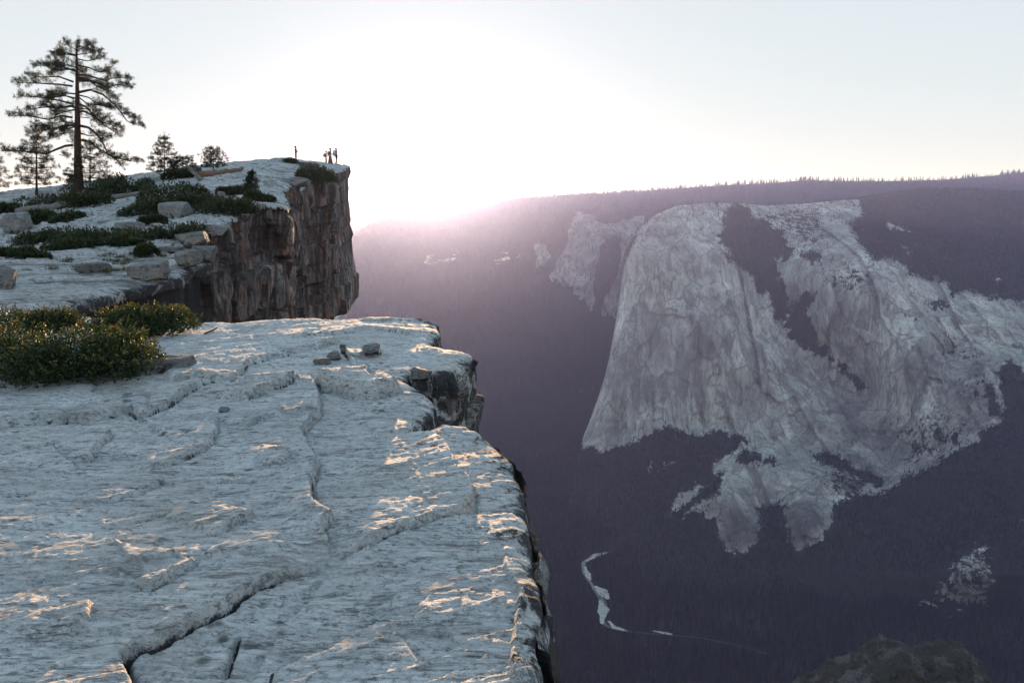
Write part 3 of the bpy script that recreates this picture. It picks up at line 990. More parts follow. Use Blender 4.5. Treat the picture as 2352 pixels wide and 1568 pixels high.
STEPS = [  # polyline in the photo, step height, reach behind it, groove depth; raised side: L = left of travel
    # long crack with the tilted left-hand slab
    ([(292, 1640), (300, 1568), (283, 1505), (312, 1478), (375, 1460), (432, 1430), (520, 1386), (590, 1346), (650, 1325), (752, 1297)], .05, .9, .055, 'L'),
    ([(752, 1300), (758, 1268), (745, 1236), (770, 1214), (712, 1178), (716, 1150), (720, 1120), (730, 1080), (706, 1042), (690, 1006), (733, 968), (736, 930), (716, 898), (712, 862)], .075, .7, .012, 'L'),
    # central slab edge above the rim shelf
    ([(750, 1300), (850, 1262), (940, 1222), (1000, 1203), (1058, 1187), (1084, 1165), (1086, 1135), (1062, 1095), (1040, 1062), (1020, 1028), (985, 992)], .085, .6, .015, 'L'),
    # rounded front slab
    ([(560, 1590), (600, 1500), (640, 1430), (700, 1370), (760, 1315), (850, 1262), (940, 1226), (1010, 1200), (1090, 1190), (1180, 1182), (1230, 1200)], -.045, .35, .0, 'L'),
    ([(600, 1600), (625, 1540), (700, 1500), (790, 1468), (880, 1428), (980, 1380)], -.05, .4, .02, 'L'),
    # stepped sheets further back
    ([(-80, 1000), (0, 985), (100, 972), (200, 968), (290, 955), (312, 950)], .085, .8, .02, 'L'),
    ([(290, 945), (318, 966), (340, 962), (390, 938), (450, 912), (520, 898)], .06, .5, .03, 'L'),
    ([(375, 884), (400, 882), (470, 888), (530, 890), (548, 872), (566, 852), (640, 836), (720, 818), (772, 806), (790, 800)], .06, .7, .02, 'L'),
    ([(480, 886), (430, 876), (470, 862)], .03, .3, .015, 'R'),
    ([(560, 925), (590, 918), (640, 905), (697, 886)], .085, .5, .02, 'L'),
    ([(722, 880), (740, 902), (800, 914), (850, 918), (900, 910), (928, 896)], .15, 2.2, .012, 'L'),
    ([(640, 790), (720, 780), (800, 768), (840, 760), (870, 762), (985, 770)], .05, .6, .015, 'L'),
    ([(850, 745), (900, 738), (960, 735), (1000, 745)], .04, .5, .012, 'L'),
    ([(790, 800), (800, 815), (860, 808), (884, 798)], .06, .4, .02, 'L'),
    ([(560, 760), (640, 752), (760, 742)], .03, .4, .01, 'L'),
    # small broken edges
    ([(190, 1092), (150, 1060), (205, 1058), (240, 1020), (268, 1000)], .045, .35, .015, 'L'),
    ([(330, 1092), (400, 1078), (470, 1050), (498, 1010), (500, 962)], .04, .45, .01, 'L'),
    ([(560, 1000), (620, 985), (735, 965)], .04, .4, .015, 'L'),
    ([(575, 1092), (640, 1090), (700, 1070)], .035, .35, .008, 'L'),
    ([(200, 1170), (260, 1160), (330, 1140), (400, 1110)], .03, .4, .01, 'L'),
    ([(480, 1248), (530, 1230), (590, 1196)], .04, .4, .008, 'L'),
    ([(290, 1370), (350, 1372), (420, 1330), (460, 1310)], .045, .5, .008, 'L'),
    ([(150, 1480), (200, 1440), (215, 1400)], .035, .35, .005, 'L'),
    ([(0, 1050), (60, 1040), (140, 1020)], .02, .3, .03, 'L'),
    ([(0, 1145), (40, 1138), (80, 1138)], .015, .3, .03, 'L'),
    ([(370, 1190), (300, 1210), (230, 1225)], .02, .25, .01, 'R'),
    ([(520, 1540), (530, 1490), (555, 1420)], .01, .2, .03, 'R'),
    ([(960, 1520), (1020, 1500), (1060, 1480)], -.03, .3, .01, 'L'),
    ([(840, 1110), (900, 1095), (960, 1090)], .02, .3, .006, 'L'),
    ([(860, 1010), (930, 1000), (978, 985)], .03, .4, .01, 'L'),
    ([(1150, 1250), (1160, 1320), (1195, 1370), (1180, 1430), (1175, 1520), (1190, 1600)], .03, .25, .0, 'L'),
]


def zbase(x, y):
    return 0.16 * sstep(5.2, 9.5, y) + 0.012 * np.sin(x * 1.7 + y * 0.6) + 0.06 * sstep(-1.0, -3.5, x) * sstep(8, 5, y) * 0


STRK = R(-28)


def foliated(x, y, z, sx, sy):
    """coordinates stretched along the strike of the sheets"""
    c, s = math.cos(STRK), math.sin(STRK)
    a = x * c + y * s * -1
    b = x * s * 1 + y * c
    a = x * math.cos(R(28)) + y * math.sin(R(28))
    b = -x * math.sin(R(28)) + y * math.cos(R(28))
    return np.stack([a / sx, b / sy, z], -1)


GROOVE = {}


def ztop(x, y, fine=True):
    x = np.asarray(x, float); y = np.asarray(y, float)
    z = zbase(x, y)
    P = np.stack([x.ravel(), y.ravel()], 1)
    wob = np.stack([fbm(np.stack([P[:, 0] * 3.5, P[:, 1] * 3.5, P[:, 0] * 0 + a], 1), 3) for a in (1.1, 6.6)], 1) * 0.03
    Q = P + wob
    acc = np.zeros(len(P))
    dirt_shade = np.zeros(len(P))  # dirt in the cracks, with the undercut shade painted in too
    for pts, h, reach, gr, raised in STEPS:
        zz = 0.16 if pts[len(pts) // 2][1] < 830 else (0.06 if pts[len(pts) // 2][1] < 930 else 0)
        L = on_z([p[0] for p in pts], [p[1] for p in pts], zz)[:, :2]
        lo = L.min(0) - 3.2 * reach; hi = L.max(0) + 3.2 * reach
        m = ((Q > lo) & (Q < hi)).all(1)
        if not m.any():
            continue
        q = Q[m]
        d, side, idx, par = seg_dist(q, L[:-1], L[1:], 3.2 * reach + 0.1)
        along = (idx + par) / (len(L) - 1)
        fade = np.minimum(sstep(0, 0.12, along), sstep(1.0, 0.88, along))
        sg = d * side * (1 if raised == 'L' else -1)
        w = 0.012
        prof = h * sstep(-w, w, sg) * np.exp(-np.maximum(sg, 0) / reach)
        groove = -gr * 1.3 * np.exp(-((sg + 0.011) / 0.012) ** 2)
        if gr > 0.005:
            dirt_shade[m] = np.maximum(dirt_shade[m], np.exp(-((sg + 0.008) / 0.011) ** 2) * fade * min(0.95, 0.30 + gr * 20) * (d < 0.2))
        acc[m] += np.where(d < 3.2 * reach, (prof + groove) * fade, 0)
    GROOVE['dirt_shade'] = dirt_shade
    z = z + acc.reshape(x.shape)
    zero = x * 0
    z = z + 0.02 * fbm(np.stack([x / 1.7, y / 1.7, zero + 4], -1), 3)
    if fine:
        # thin spalled sheets: terraces along the strike
        s1 = fbm(foliated(x, y, zero + 2.0, 1.5, 0.42), 5, 0.55) * 5.5
        fr = s1 - np.floor(s1)
        z = z + 0.011 * (np.floor(s1) + sstep(0.0, 0.10, fr) - 0.4 * s1)
        s2 = fbm(foliated(x, y, zero + 5.0, 0.5, 0.13), 4, 0.55)
        z = z + 0.009 * s2 + 0.009 * np.abs(fbm(foliated(x, y, zero + 8.0, 0.22, 0.06), 4, 0.6))
        z = z + 0.005 * fbm(np.stack([x * 14, y * 14, zero], -1), 3)
    return z


def rows_ledge():
    r = [0.3, 0.8, 1.2]
    ang = R(50)
    while True:
        rr = 1.65 / math.tan(ang)
        if rr > 15.5:
            break
        if rr > r[-1]:
            r.append(rr)
        dr = min(0.00125 * (rr * rr + 1.65 ** 2) / 1.65, 0.05)
        ang = math.atan2(1.65, rr + dr)
    return np.array(r)


rr = rows_ledge()
th = np.concatenate([np.linspace(-180, -44, 30)[:-1], np.arange(-44, 8, 0.085), np.linspace(8, 180, 40)])
TH, RR = np.meshgrid(R(1) * th, rr, indexing='ij')
X = np.sin(TH) * RR
Y = np.cos(TH) * RR
P = np.stack([X.ravel(), Y.ravel()], 1)
A = LPOLY; B = np.roll(LPOLY, -1, 0)
bx0 = (P[:, 0] > -14.4)
dist, side, idx, par = seg_dist(P, A, B, 0.9)
ins = in_poly(P, LPOLY)
near_pt = A[idx] + (B[idx] - A[idx]) * par[:, None]
DROP = 0.45
out = ~ins
ev = np.where(out[:, None], near_pt, P)
zt = ztop(ev[:, 0], ev[:, 1])
dirt_shade_v = GROOVE['dirt_shade']
# rounded lip
lip = np.where(ins, 0.05 * np.exp(-dist / 0.05), 0.05)
z = zt - lip
nrm = (P - near_pt) / (dist[:, None] + 1e-9)
bul = 0.05 * fbm(np.stack([ev[:, 0] * 3, ev[:, 1] * 3, dist * 5], 1), 3) + 0.02
xy = np.where(out[:, None], near_pt + nrm * (bul * sstep(0, 0.1, dist))[:, None], P)
z = np.where(out, z - dist * 1.3, z)
LV = np.concatenate([xy, z[:, None]], 1)
F = grid_faces(*X.shape)
keep = (ins[F] | (dist[F] < DROP)).all(1)
stain_shade = np.where(ins, 0.62 * np.exp(-dist / 0.22), 0.62)
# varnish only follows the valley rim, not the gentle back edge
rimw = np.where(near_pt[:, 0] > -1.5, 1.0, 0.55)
stain_shade = np.maximum(stain_shade * rimw, 0.95 * dirt_shade_v)
used, F2 = face_clean(LV, F, keep)
LEDGE = add('rock_ledge', mesh_np('rock_ledge', LV[used], F2[:, ::-1], MAT_LEDGE, attrs={'stain_shade': stain_shade[used]}), kind='structure',
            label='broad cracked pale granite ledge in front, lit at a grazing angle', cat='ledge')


def wall(name, line, depths, off_fn, mat, step, extra=None, smooth_n=8):
    """rock face hanging from a rim line: line is (n,3); outward is to the right of travel"""
    S, s = resample(line, step)
    T = np.gradient(S[:, :2], axis=0)
    k = np.ones(smooth_n) / smooth_n
    T = np.stack([np.convolve(np.pad(T[:, a], smooth_n // 2, mode='edge'), k, 'same')[smooth_n // 2:smooth_n // 2 + len(T)] for a in (0, 1)], 1)
    T /= np.linalg.norm(T, axis=1, keepdims=True) + 1e-9
    N = np.stack([T[:, 1], -T[:, 0]], 1)
    W = np.asarray(depths)[None, :] + 0 * s[:, None]
    Sg = s[:, None] + 0 * W
    base = np.stack([S[:, 0][:, None] + 0 * W, S[:, 1][:, None] + 0 * W, S[:, 2][:, None] - W], -1)
    o = off_fn(Sg, W, base)
    V = base.copy()
    V[..., 0] += N[:, 0][:, None] * o
    V[..., 1] += N[:, 1][:, None] * o
    at_ = extra(Sg, W, V) if extra else {'stain_shade': W * 0}
    return mesh_np(name, V.reshape(-1, 3), grid_faces(*W.shape), mat, attrs={a: b.ravel() for a, b in at_.items()})


def blocks(s, w, cw, ch, amp, seed):
    """jointed rock: columns and courses set forward or back"""
    nz = perlin(np.stack([s / cw * 0.7, w / ch * 0.5, s * 0 + seed], -1))
    c = np.floor(s / cw + 0.5 * nz)
    hh = hash2(c, c * 0 + 3, seed)
    r = np.floor(w / (ch * (0.6 + 0.9 * hh)) + hh * 7 + 0.35 * nz)
    return (hash2(c, r, seed + 1) - 0.5) * 2 * amp


vis = RIMr[(RIMr[:, 1] > -6)]
vis = np.concatenate([vis, ztop(vis[:, 0], vis[:, 1], False)[:, None] - 0.06], 1)


def off_ledge(s, w, b):
    o = 0.02 + blocks(s, w, 0.55, 0.42, 0.09, 3) * sstep(0.03, 0.25, w) + blocks(s, w, 0.2, 0.3, 0.03, 5)
    o = o + 0.12 * fbm(b * np.array([1.2, 1.2, 0.8]), 4) + 0.02 * fbm(b * 9, 3) - 0.05 * w
    # the back edge is undercut
    return o - sstep(9.0, 10.0, b[..., 1]) * 0.15 * w


def st_ledge(s, w, V):
    return {'cell': blocks(s, w, 0.55, 0.42, 0.5, 3) + 0.5, 'joint': 0 * w, 'stain_shade': 0.5 - 0.10 * np.minimum(w, 2) + 0 * s, 'lichen': 0.30 * sstep(6.5, 8, V[..., 1]) + 0 * s}


dep = np.concatenate([np.arange(0, 2.2, 0.03), np.linspace(2.2, 12, 25)[1:], np.array([20, 40, 90, 200])])
me = wall('rock_face', vis, dep, off_ledge, MAT_LEDGE_WALL, 0.035, st_ledge)
add('rock_face', me, LEDGE)

# ---- the hill across the fissure ------------------------------------------
HC = [  # skyline
    (-400, 500, 60), (-150, 480, 66), (0, 470, 70), (150, 441, 75), (330, 414, 80), (450, 400, 85), (545, 389, 90), (620, 376, 96), (700, 374, 99), (745, 380, 102), (790, 382, 104),
    # slope
    (0, 530, 50), (150, 515, 52), (300, 490, 54), (420, 455, 66), (560, 430, 72), (640, 412, 82), (380, 520, 44), (470, 500, 47), (250, 545, 40), (100, 560, 38), (-200, 560, 40), (-400, 600, 30),
    (200, 480, 58), (500, 465, 60), (330, 445, 70),
    # lower flat
    (0, 590, 29), (0, 640, 21.5), (0, 690, 17.5), (150, 640, 21.3), (150, 685, 17.6), (-300, 690, 17.5), (250, 590, 29), (300, 630, 22), (380, 575, 31), (420, 600, 26),
]
HR = [  # the rim, with its height, walking away from us
    (-600, 725, 15.5), (-200, 722, 15.7), (50, 712, 16.0), (140, 700, 16.6), (200, 681, 17.6), (270, 658, 18.8), (340, 650, 19.8), (400, 636, 20.8), (440, 612, 22.4), (492, 600, 23.6),
    (430, 592, 25.4), (414, 567, 33), (440, 540, 41), (520, 517, 43.5), (545, 494, 48), (592, 471, 53), (628, 472, 54.5), (662, 478, 55.5), (655, 455, 66), (645, 442, 73), (668, 430, 80), (692, 436, 85), (702, 424, 88), (718, 417, 89), (760, 409, 90),
    (770, 410, 93), (774, 398, 97), (801, 383, 103), (801, 381, 105), (772, 380, 107.5), (720, 379, 112)]
HRP = at([h[0] for h in HR], [h[1] for h in HR], [h[2] for h in HR])
HCP = at([h[0] for h in HC], [h[1] for h in HC], [h[2] for h in HC])
HBP = np.array([(-60, 110, 0), (-40, 125, 0), (-26, 122, 4), (-80, 60, 0), (-60, 30, -0.3), (-40, 16, -0.5), (-100, 100, -4)], float)
ALLH = np.concatenate([HRP, HCP, HBP])
HT = TPS(ALLH[:, :2], ALLH[:, 2], 0.0003)
hr2, _ = resample(HRP, 0.35)
hj = np.stack([fbm(np.stack([hr2[:, 0] * 0.4, hr2[:, 1] * 0.4, hr2[:, 0] * 0 + a], 1), 4) for a in (2.2, 7.7)], 1) * 0.45
hj *= sstep(12, 30, hr2[:, 1])[:, None]
hr2[:, :2] += hj
HPOLY = np.concatenate([hr2[:, :2], [(-40, 128), (-110, 120), (-110, 20), (-40, 12.5)]])


def hz_base(x, y):
    return HT(x, y)


def hz_top(x, y):
    x = np.asarray(x, float); y = np.asarray(y, float)
    z = HT(x, y)
    zero = x * 0
    far = sstep(15, 45, y)
    q = foliated(x, y, zero + 3, 6.0, 2.0)
    s1 = fbm(q, 4, 0.55) * 3.6
    fr = s1 - np.floor(s1)
    z = z + (0.06 + 0.22 * far) * (np.floor(s1) + sstep(0.0, 0.16, fr) - s1 * 0.75)
    z = z + (0.05 + 0.2 * far) * fbm(np.stack([x / 5, y / 5, zero], -1), 4) + 0.04 * fbm(foliated(x, y, zero + 9, 0.9, 0.3), 4)
    return z


rr = np.exp(np.arange(math.log(13.2), math.log(128), 0.0052))
th = np.concatenate([np.linspace(-75, -36, 60)[:-1], np.arange(-36, -9.5, 0.075)])
TH, RR = np.meshgrid(R(1) * th, rr, indexing='ij')
X = np.sin(TH) * RR
Y = np.cos(TH) * RR
P = np.stack([X.ravel(), Y.ravel()], 1)
A = HPOLY; B = np.roll(HPOLY, -1, 0)
dist, side, idx, par = seg_dist(P, A, B, 2.5)
ins = in_poly(P, HPOLY)
near_pt = A[idx] + (B[idx] - A[idx]) * par[:, None]
out = ~ins
ev = np.where(out[:, None], near_pt, P)
zt = hz_top(ev[:, 0], ev[:, 1])
z = zt - np.where(ins, 0.12 * np.exp(-dist / 0.2), 0.12)
z = np.where(out, z - dist * 0.8, z)
nrm = (P - near_pt) / (dist[:, None] + 1e-9)
xy = np.where(out[:, None], near_pt + nrm * 0.06, P)
HV_ = np.concatenate([xy, z[:, None]], 1)
F = grid_faces(*X.shape)
keep = (ins[F] | (dist[F] < 0.32)).all(1)
used, F2 = face_clean(HV_, F, keep)
edge_n = np.where(near_pt[:, 1] < 36, 1.0, 0.5)
stain_shade = np.where(ins, 0.62 * np.exp(-dist / 0.4), 0.62 + 0.3 * dist) * edge_n
HILL = add('hillside', mesh_np('hillside', HV_[used], F2[:, ::-1], MAT_HILL, attrs={'stain_shade': stain_shade[used]}), kind='structure',
           label='sloping pale granite hillside with shrubs, ending in a sheer prow', cat='hill')

HLINE = np.concatenate([hr2[:, :2], (hz_top(hr2[:, 0], hr2[:, 1]) - 0.12)[:, None]], 1)
SIL_W = [0, 0.9, 1.5, 3.6, 5.1, 6.8, 7.2, 8.6, 9.2, 10.8, 12.7, 13.55, 13.65, 16.4, 17.0, 17.1, 17.3, 20, 60, 400]
SIL_O = [0, 0.0, -.35, -.15, -.05, .15, 0, .45, .2, .3, .7, .8, 1.2, 1.2, 1.0, -0.4, -3.0, -3.2, -5.0, -40.0]


HB = {}


def off_hill(s, w, b):
    y = b[..., 1]
    o = blocks(s + 0.6 * w * perlin(b * 0.11), w, 4.9, 3.1, 0.75, 17) * sstep(0.1, 0.8, w) + blocks(s - 0.35 * w, w + 0.3 * s, 2.3, 1.7, 0.20, 12) + 0.8 * fbm(b * np.array([0.22, 0.22, 0.15]), 4) + 0.22 * fbm(b * np.array([1.3, 1.3, 0.6]), 4)
    nearw = sstep(46, 26, y)
    o = o * (1 - 0.72 * nearw)
    HB['cell'] = blocks(s + 0.6 * w * perlin(b * 0.11), w, 4.9, 3.1, 0.5, 17) + 0.5
    HB['cell2'] = blocks(s - 0.35 * w, w + 0.3 * s, 2.3, 1.7, 0.5, 12) + 0.5
    # the prow keeps the outline it shows against the haze
    tip = sstep(95, 98.5, y)
    o = o * (1 - 0.82 * tip) + tip * (np.interp(w, SIL_W, SIL_O) - 0.034 * np.minimum(w, 22))
    # rounded boss below the shrub
    bz = sstep(84, 87, y) * sstep(95, 92, y)
    o = o * (1 - 0.55 * bz) + bz * (0.5 * np.sin(np.clip(w / 5.0, 0, 1) * math.pi) - 0.9 * sstep(4.9, 5.2, w) + 0.25 * blocks(s, w, 50, 1.9, 1.0, 4))
    return o - 0.03 * w * (1 - tip)


def st_hill(s, w, V):
    y = V[..., 1]
    n = sstep(34, 26, y)
    nearer = 0.62 * n * sstep(2.6, 0.4, w) + 0.30 * n
    mid = 0.34 * sstep(30, 36, y) * sstep(82, 70, y)
    l = 0.20 * sstep(34, 40, y) * sstep(75, 62, y) * sstep(5.5, 1.0, w) + 0.06 * sstep(80, 90, y) + 0 * w
    j = np.zeros(w.shape)
    for k in ('cell', 'cell2'):
        c_ = HB[k]
        e = np.zeros(w.shape)
        e[1:] = np.maximum(e[1:], (c_[1:] != c_[:-1]))
        e[:, 1:] = np.maximum(e[:, 1:], (c_[:, 1:] != c_[:, :-1]))
        j = np.maximum(j, e * (1.0 if k == 'cell' else 0.6))
    HB['attrs'] = {'cell': 0.65 * HB['cell'] + 0.35 * HB['cell2'], 'joint': j * sstep(18, 30, y)}
    return {**HB['attrs'], 'stain_shade': nearer + mid * sstep(9, 2, w) + 0.26 * sstep(3, 12, w) + 0.12, 'lichen': l}


dep = np.concatenate([np.arange(0, 21, 0.11), np.linspace(21, 60, 25)[1:], [110, 220, 420]])
corner = int(np.argmin(np.linalg.norm(HLINE[:, :2] - HRP[9, :2], axis=1)))
for part_line in (HLINE[:corner - 2], HLINE[corner + 4:]):
    me = wall('cliff_face', part_line, dep, off_hill, MAT_WALL, 0.13, st_hill, 6)
    add('cliff_face', me, HILL)


def hit_hill(px, py, dmin=13.5, dmax=116, below=False):
    """where the ray through (px,py) meets the hill"""
    D = np.exp(np.linspace(math.log(dmin), math.log(dmax), 900))
    Q = at(np.full(900, px), np.full(900, py), D)
    h = hz_top(Q[:, 0], Q[:, 1])
    g = Q[:, 2] - h
    k = np.where(g < 0)[0]
    i = k[0] if len(k) else int(np.argmin(g))
    p = Q[i].copy()
    p[2] = h[i]
    return p


def hit_ledge(px, py):
    p = on_z(px, py, 0.1)
    for _ in range(6):
        p = on_z(px, py, float(ztop(p[0:1], p[1:2], False)[0]))
    return p
# ================================================================== THINGS
def tube(P, rad, sides=6):
    P = np.asarray(P, float); rad = np.asarray(rad, float)
    T = np.gradient(P, axis=0)
    T /= np.linalg.norm(T, axis=1, keepdims=True) + 1e-9
    ref = np.array([0.3, 0.2, 1.0]) if abs(T[0, 2]) < 0.9 else np.array([1.0, 0.2, 0.1])
    A = np.cross(T, ref); A /= np.linalg.norm(A, axis=1, keepdims=True) + 1e-9
    B = np.cross(T, A)
    a = np.linspace(0, 2 * math.pi, sides, endpoint=False)
    V = P[:, None] + rad[:, None, None] * (np.cos(a)[None, :, None] * A[:, None] + np.sin(a)[None, :, None] * B[:, None])
    n = len(P)
    F = []
    for i in range(n - 1):
        for j in range(sides):
            k = (j + 1) % sides
            F.append((i * sides + j, i * sides + k, (i + 1) * sides + k, (i + 1) * sides + j))
    # caps
    V = np.concatenate([V.reshape(-1, 3), P[:1], P[-1:]])
    c0, c1 = n * sides, n * sides + 1
    for j in range(sides):
        k = (j + 1) % sides
        F.append((c0, c0, k, j)); F.append((c1, c1, (n - 1) * sides + j, (n - 1) * sides + k))
    return V, F


def mesh_list(name, parts, mat, smooth=True):
    """parts: list of (V, F with 4 indices, a repeated index marks a triangle)"""
    vs_, fs, o = [], [], 0
    for V, F in parts:
        vs_.append(np.asarray(V, float))
        for f in F:
            g = []
            for i in f:
                if i + o not in g:
                    g.append(i + o)
            fs.append(g)
        o += len(V)
    me = bpy.data.meshes.new(name)
    me.from_pydata(np.concatenate(vs_).tolist(), [], fs)
    me.polygons.foreach_set('use_smooth', [smooth] * len(me.polygons))
    me.materials.append(mat)
    me.update()
    return me


def tris(name, T, mat, tone=None):
    """T (n,3,3) loose triangles"""
    n = len(T)
    at_ = {'tone': np.repeat(tone, 3)} if tone is not None else None
    return mesh_np(name, T.reshape(-1, 3), np.arange(n * 3).reshape(n, 3), mat, smooth=False, attrs=at_)


def unit(a):
    return a / (np.linalg.norm(a, axis=-1, keepdims=True) + 1e-9)


def m_leaf(name, stops, transl=0.35, rough=0.5):
    m = Mat(name, rough, 0.35)
    c = m.ramp(m.attr('tone'), stops)
    m.color(c)
    tr = m.n.new('ShaderNodeBsdfTranslucent')
    m.link(c, tr.inputs[0])
    mx = m.n.new('ShaderNodeMixShader')
    mx.inputs[0].default_value = transl
    m.link(m.b.outputs[0], mx.inputs[1])
    m.link(tr.outputs[0], mx.inputs[2])
    m.link(mx.outputs[0], m.out.inputs['Surface'])
    return m.m


def m_bark(name, a, b):
    m = Mat(name, 0.9, 0.15)
    n = m.noise(m.coord((6, 6, 1.2)), 2.0, 5, 0.65)
    m.color(m.ramp(n, [(0.3, a), (0.7, b)]))
    m.bump(n, 0.8, 0.03)
    return m.m


MAT_NEEDLE = m_leaf('pine_needles', [(0.0, (0.012, 0.020, 0.008)), (0.6, (0.022, 0.034, 0.012)), (1.0, (0.045, 0.055, 0.018))], 0.12)
MAT_BARK = m_bark('pine_bark', (0.035, 0.024, 0.018), (0.095, 0.058, 0.038))
MAT_DEADWOOD = m_bark('weathered_wood', (0.10, 0.09, 0.085), (0.27, 0.24, 0.22))
MAT_REDWOOD = m_bark('reddish_wood', (0.11, 0.06, 0.04), (0.26, 0.15, 0.10))
MAT_STEM = m_bark('shrub_stem', (0.06, 0.04, 0.03), (0.14, 0.09, 0.06))
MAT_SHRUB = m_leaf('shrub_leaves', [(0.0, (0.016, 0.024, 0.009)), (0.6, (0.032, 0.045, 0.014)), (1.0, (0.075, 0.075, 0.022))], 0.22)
MAT_OAK = m_leaf('bush_leaves', [(0.0, (0.014, 0.028, 0.010)), (0.55, (0.034, 0.056, 0.018)), (0.8, (0.085, 0.09, 0.022)), (1.0, (0.19, 0.13, 0.035))], 0.3, 0.55)


def tufts(C, Dr, rng, K, ln, wd):
    """needle bunches at C pointing along Dr"""
    n = len(C)
    d = unit(Dr[:, None] * 0.75 + rng.normal(size=(n, K, 3)) * 0.62)
    L = ln * (0.7 + 0.5 * rng.random((n, K, 1)))
    side = unit(np.cross(d, rng.normal(size=(n, K, 3)))) * wd * 0.5
    base = C[:, None] + d * 0.02
    T = np.stack([base + side * 0.6, base + d * L * 0.55 + side, base + d * L - side * 0.2], 2)
    T2 = np.stack([base - side * 0.6, base + d * L * 0.55 - side, base + d * L + side * 0.2], 2)
    tone = np.repeat(rng.random(n), K)
    return T.reshape(-1, 3, 3), tone


def pine(label, base, trunk_h, trunk_r, limbs, seed, group=None, K=12, ln=0.26, wd=0.032, twig=(0.3, 0.9), per_m=5.0, lean=(0, 0), name='pine_tree', start=0.28, each_limb=True):
    """limbs: list of polylines in tree space (x right, y away, z up)"""
    rng = np.random.default_rng(seed)
    root = add(name, None, label=label, cat='tree', group=group, loc=tuple(base))
    zz = np.linspace(-0.4, trunk_h, 14)
    tr = np.stack([lean[0] * zz / trunk_h + 0.03 * trunk_r * np.sin(zz), lean[1] * zz / trunk_h, zz], 1)
    rad = trunk_r * (1 - 0.86 * np.clip(zz / trunk_h, 0, 1) ** 1.05) * (1 + 0.45 * np.exp(-np.maximum(zz, 0) / (0.05 * trunk_h + 0.01)))
    add('trunk', mesh_list('trunk', [tube(tr, rad, 10)], MAT_BARK), root)
    C, Dd = [], []
    lparts = []
    for pl in limbs:
        pl = np.asarray(pl, float)
        S, s = resample(pl, 0.22)
        L = s[-1]
        S = S + np.stack([fbm(np.stack([s * 0.8, s * 0 + seed, s * 0 + a + pl[0, 2]], 1), 2) for a in (1, 4, 7)], 1) * 0.12 * (s / max(L, 0.1))[:, None]
        r0 = min(trunk_r * 0.32, 0.018 * L + 0.012)
        lr = r0 * (1 - 0.85 * s / L) + 0.004
        lparts.append(tube(S, lr, 5))
        T = unit(np.gradient(S, axis=0))
        nt = max(4, int(L * per_m))
        for t in rng.random(nt) ** 0.75 * (1 - start) + start:
            i = min(int(t * (len(S) - 1)), len(S) - 1)
            d = unit(T[i] * 0.55 + rng.normal(size=3) * np.array([0.55, 0.7, 0.35]) + np.array([0, 0, 0.30]))
            ll = rng.uniform(*twig) * (1.1 - 0.5 * t)
            tw = S[i] + d * np.linspace(0, ll, 4)[:, None] + np.array([0, 0, 0.12]) * (np.linspace(0, 1, 4)[:, None] ** 2) * ll
            lparts.append(tube(tw, np.linspace(0.012, 0.005, 4) * (1 + trunk_r), 3))
            for f in (0.45, 0.75, 1.0):
                C.append(tw[0] * (1 - f) + tw[-1] * f)
                Dd.append(d + np.array([0, 0, 0.35]))
        for k in range(3):
            C.append(S[-1]); Dd.append(T[-1] + np.array([0, 0, 0.3]))
        if each_limb:
            add('limb', mesh_list('limb', lparts, MAT_BARK), root)
            lparts = []
    if not each_limb:
        add('limbs', mesh_list('limbs', lparts, MAT_BARK), root, kind='stuff')
    # leader
    for k in range(8):
        C.append(tr[-1] + np.array([0, 0, -0.10 * k])); Dd.append(np.array([rng.normal() * 0.5, rng.normal() * 0.5, 1]))
    T, tone = tufts(np.array(C), unit(np.array(Dd)), rng, K, ln, wd)
    add('crown', tris('crown', T, MAT_NEEDLE, tone), root, kind='stuff')
    return root


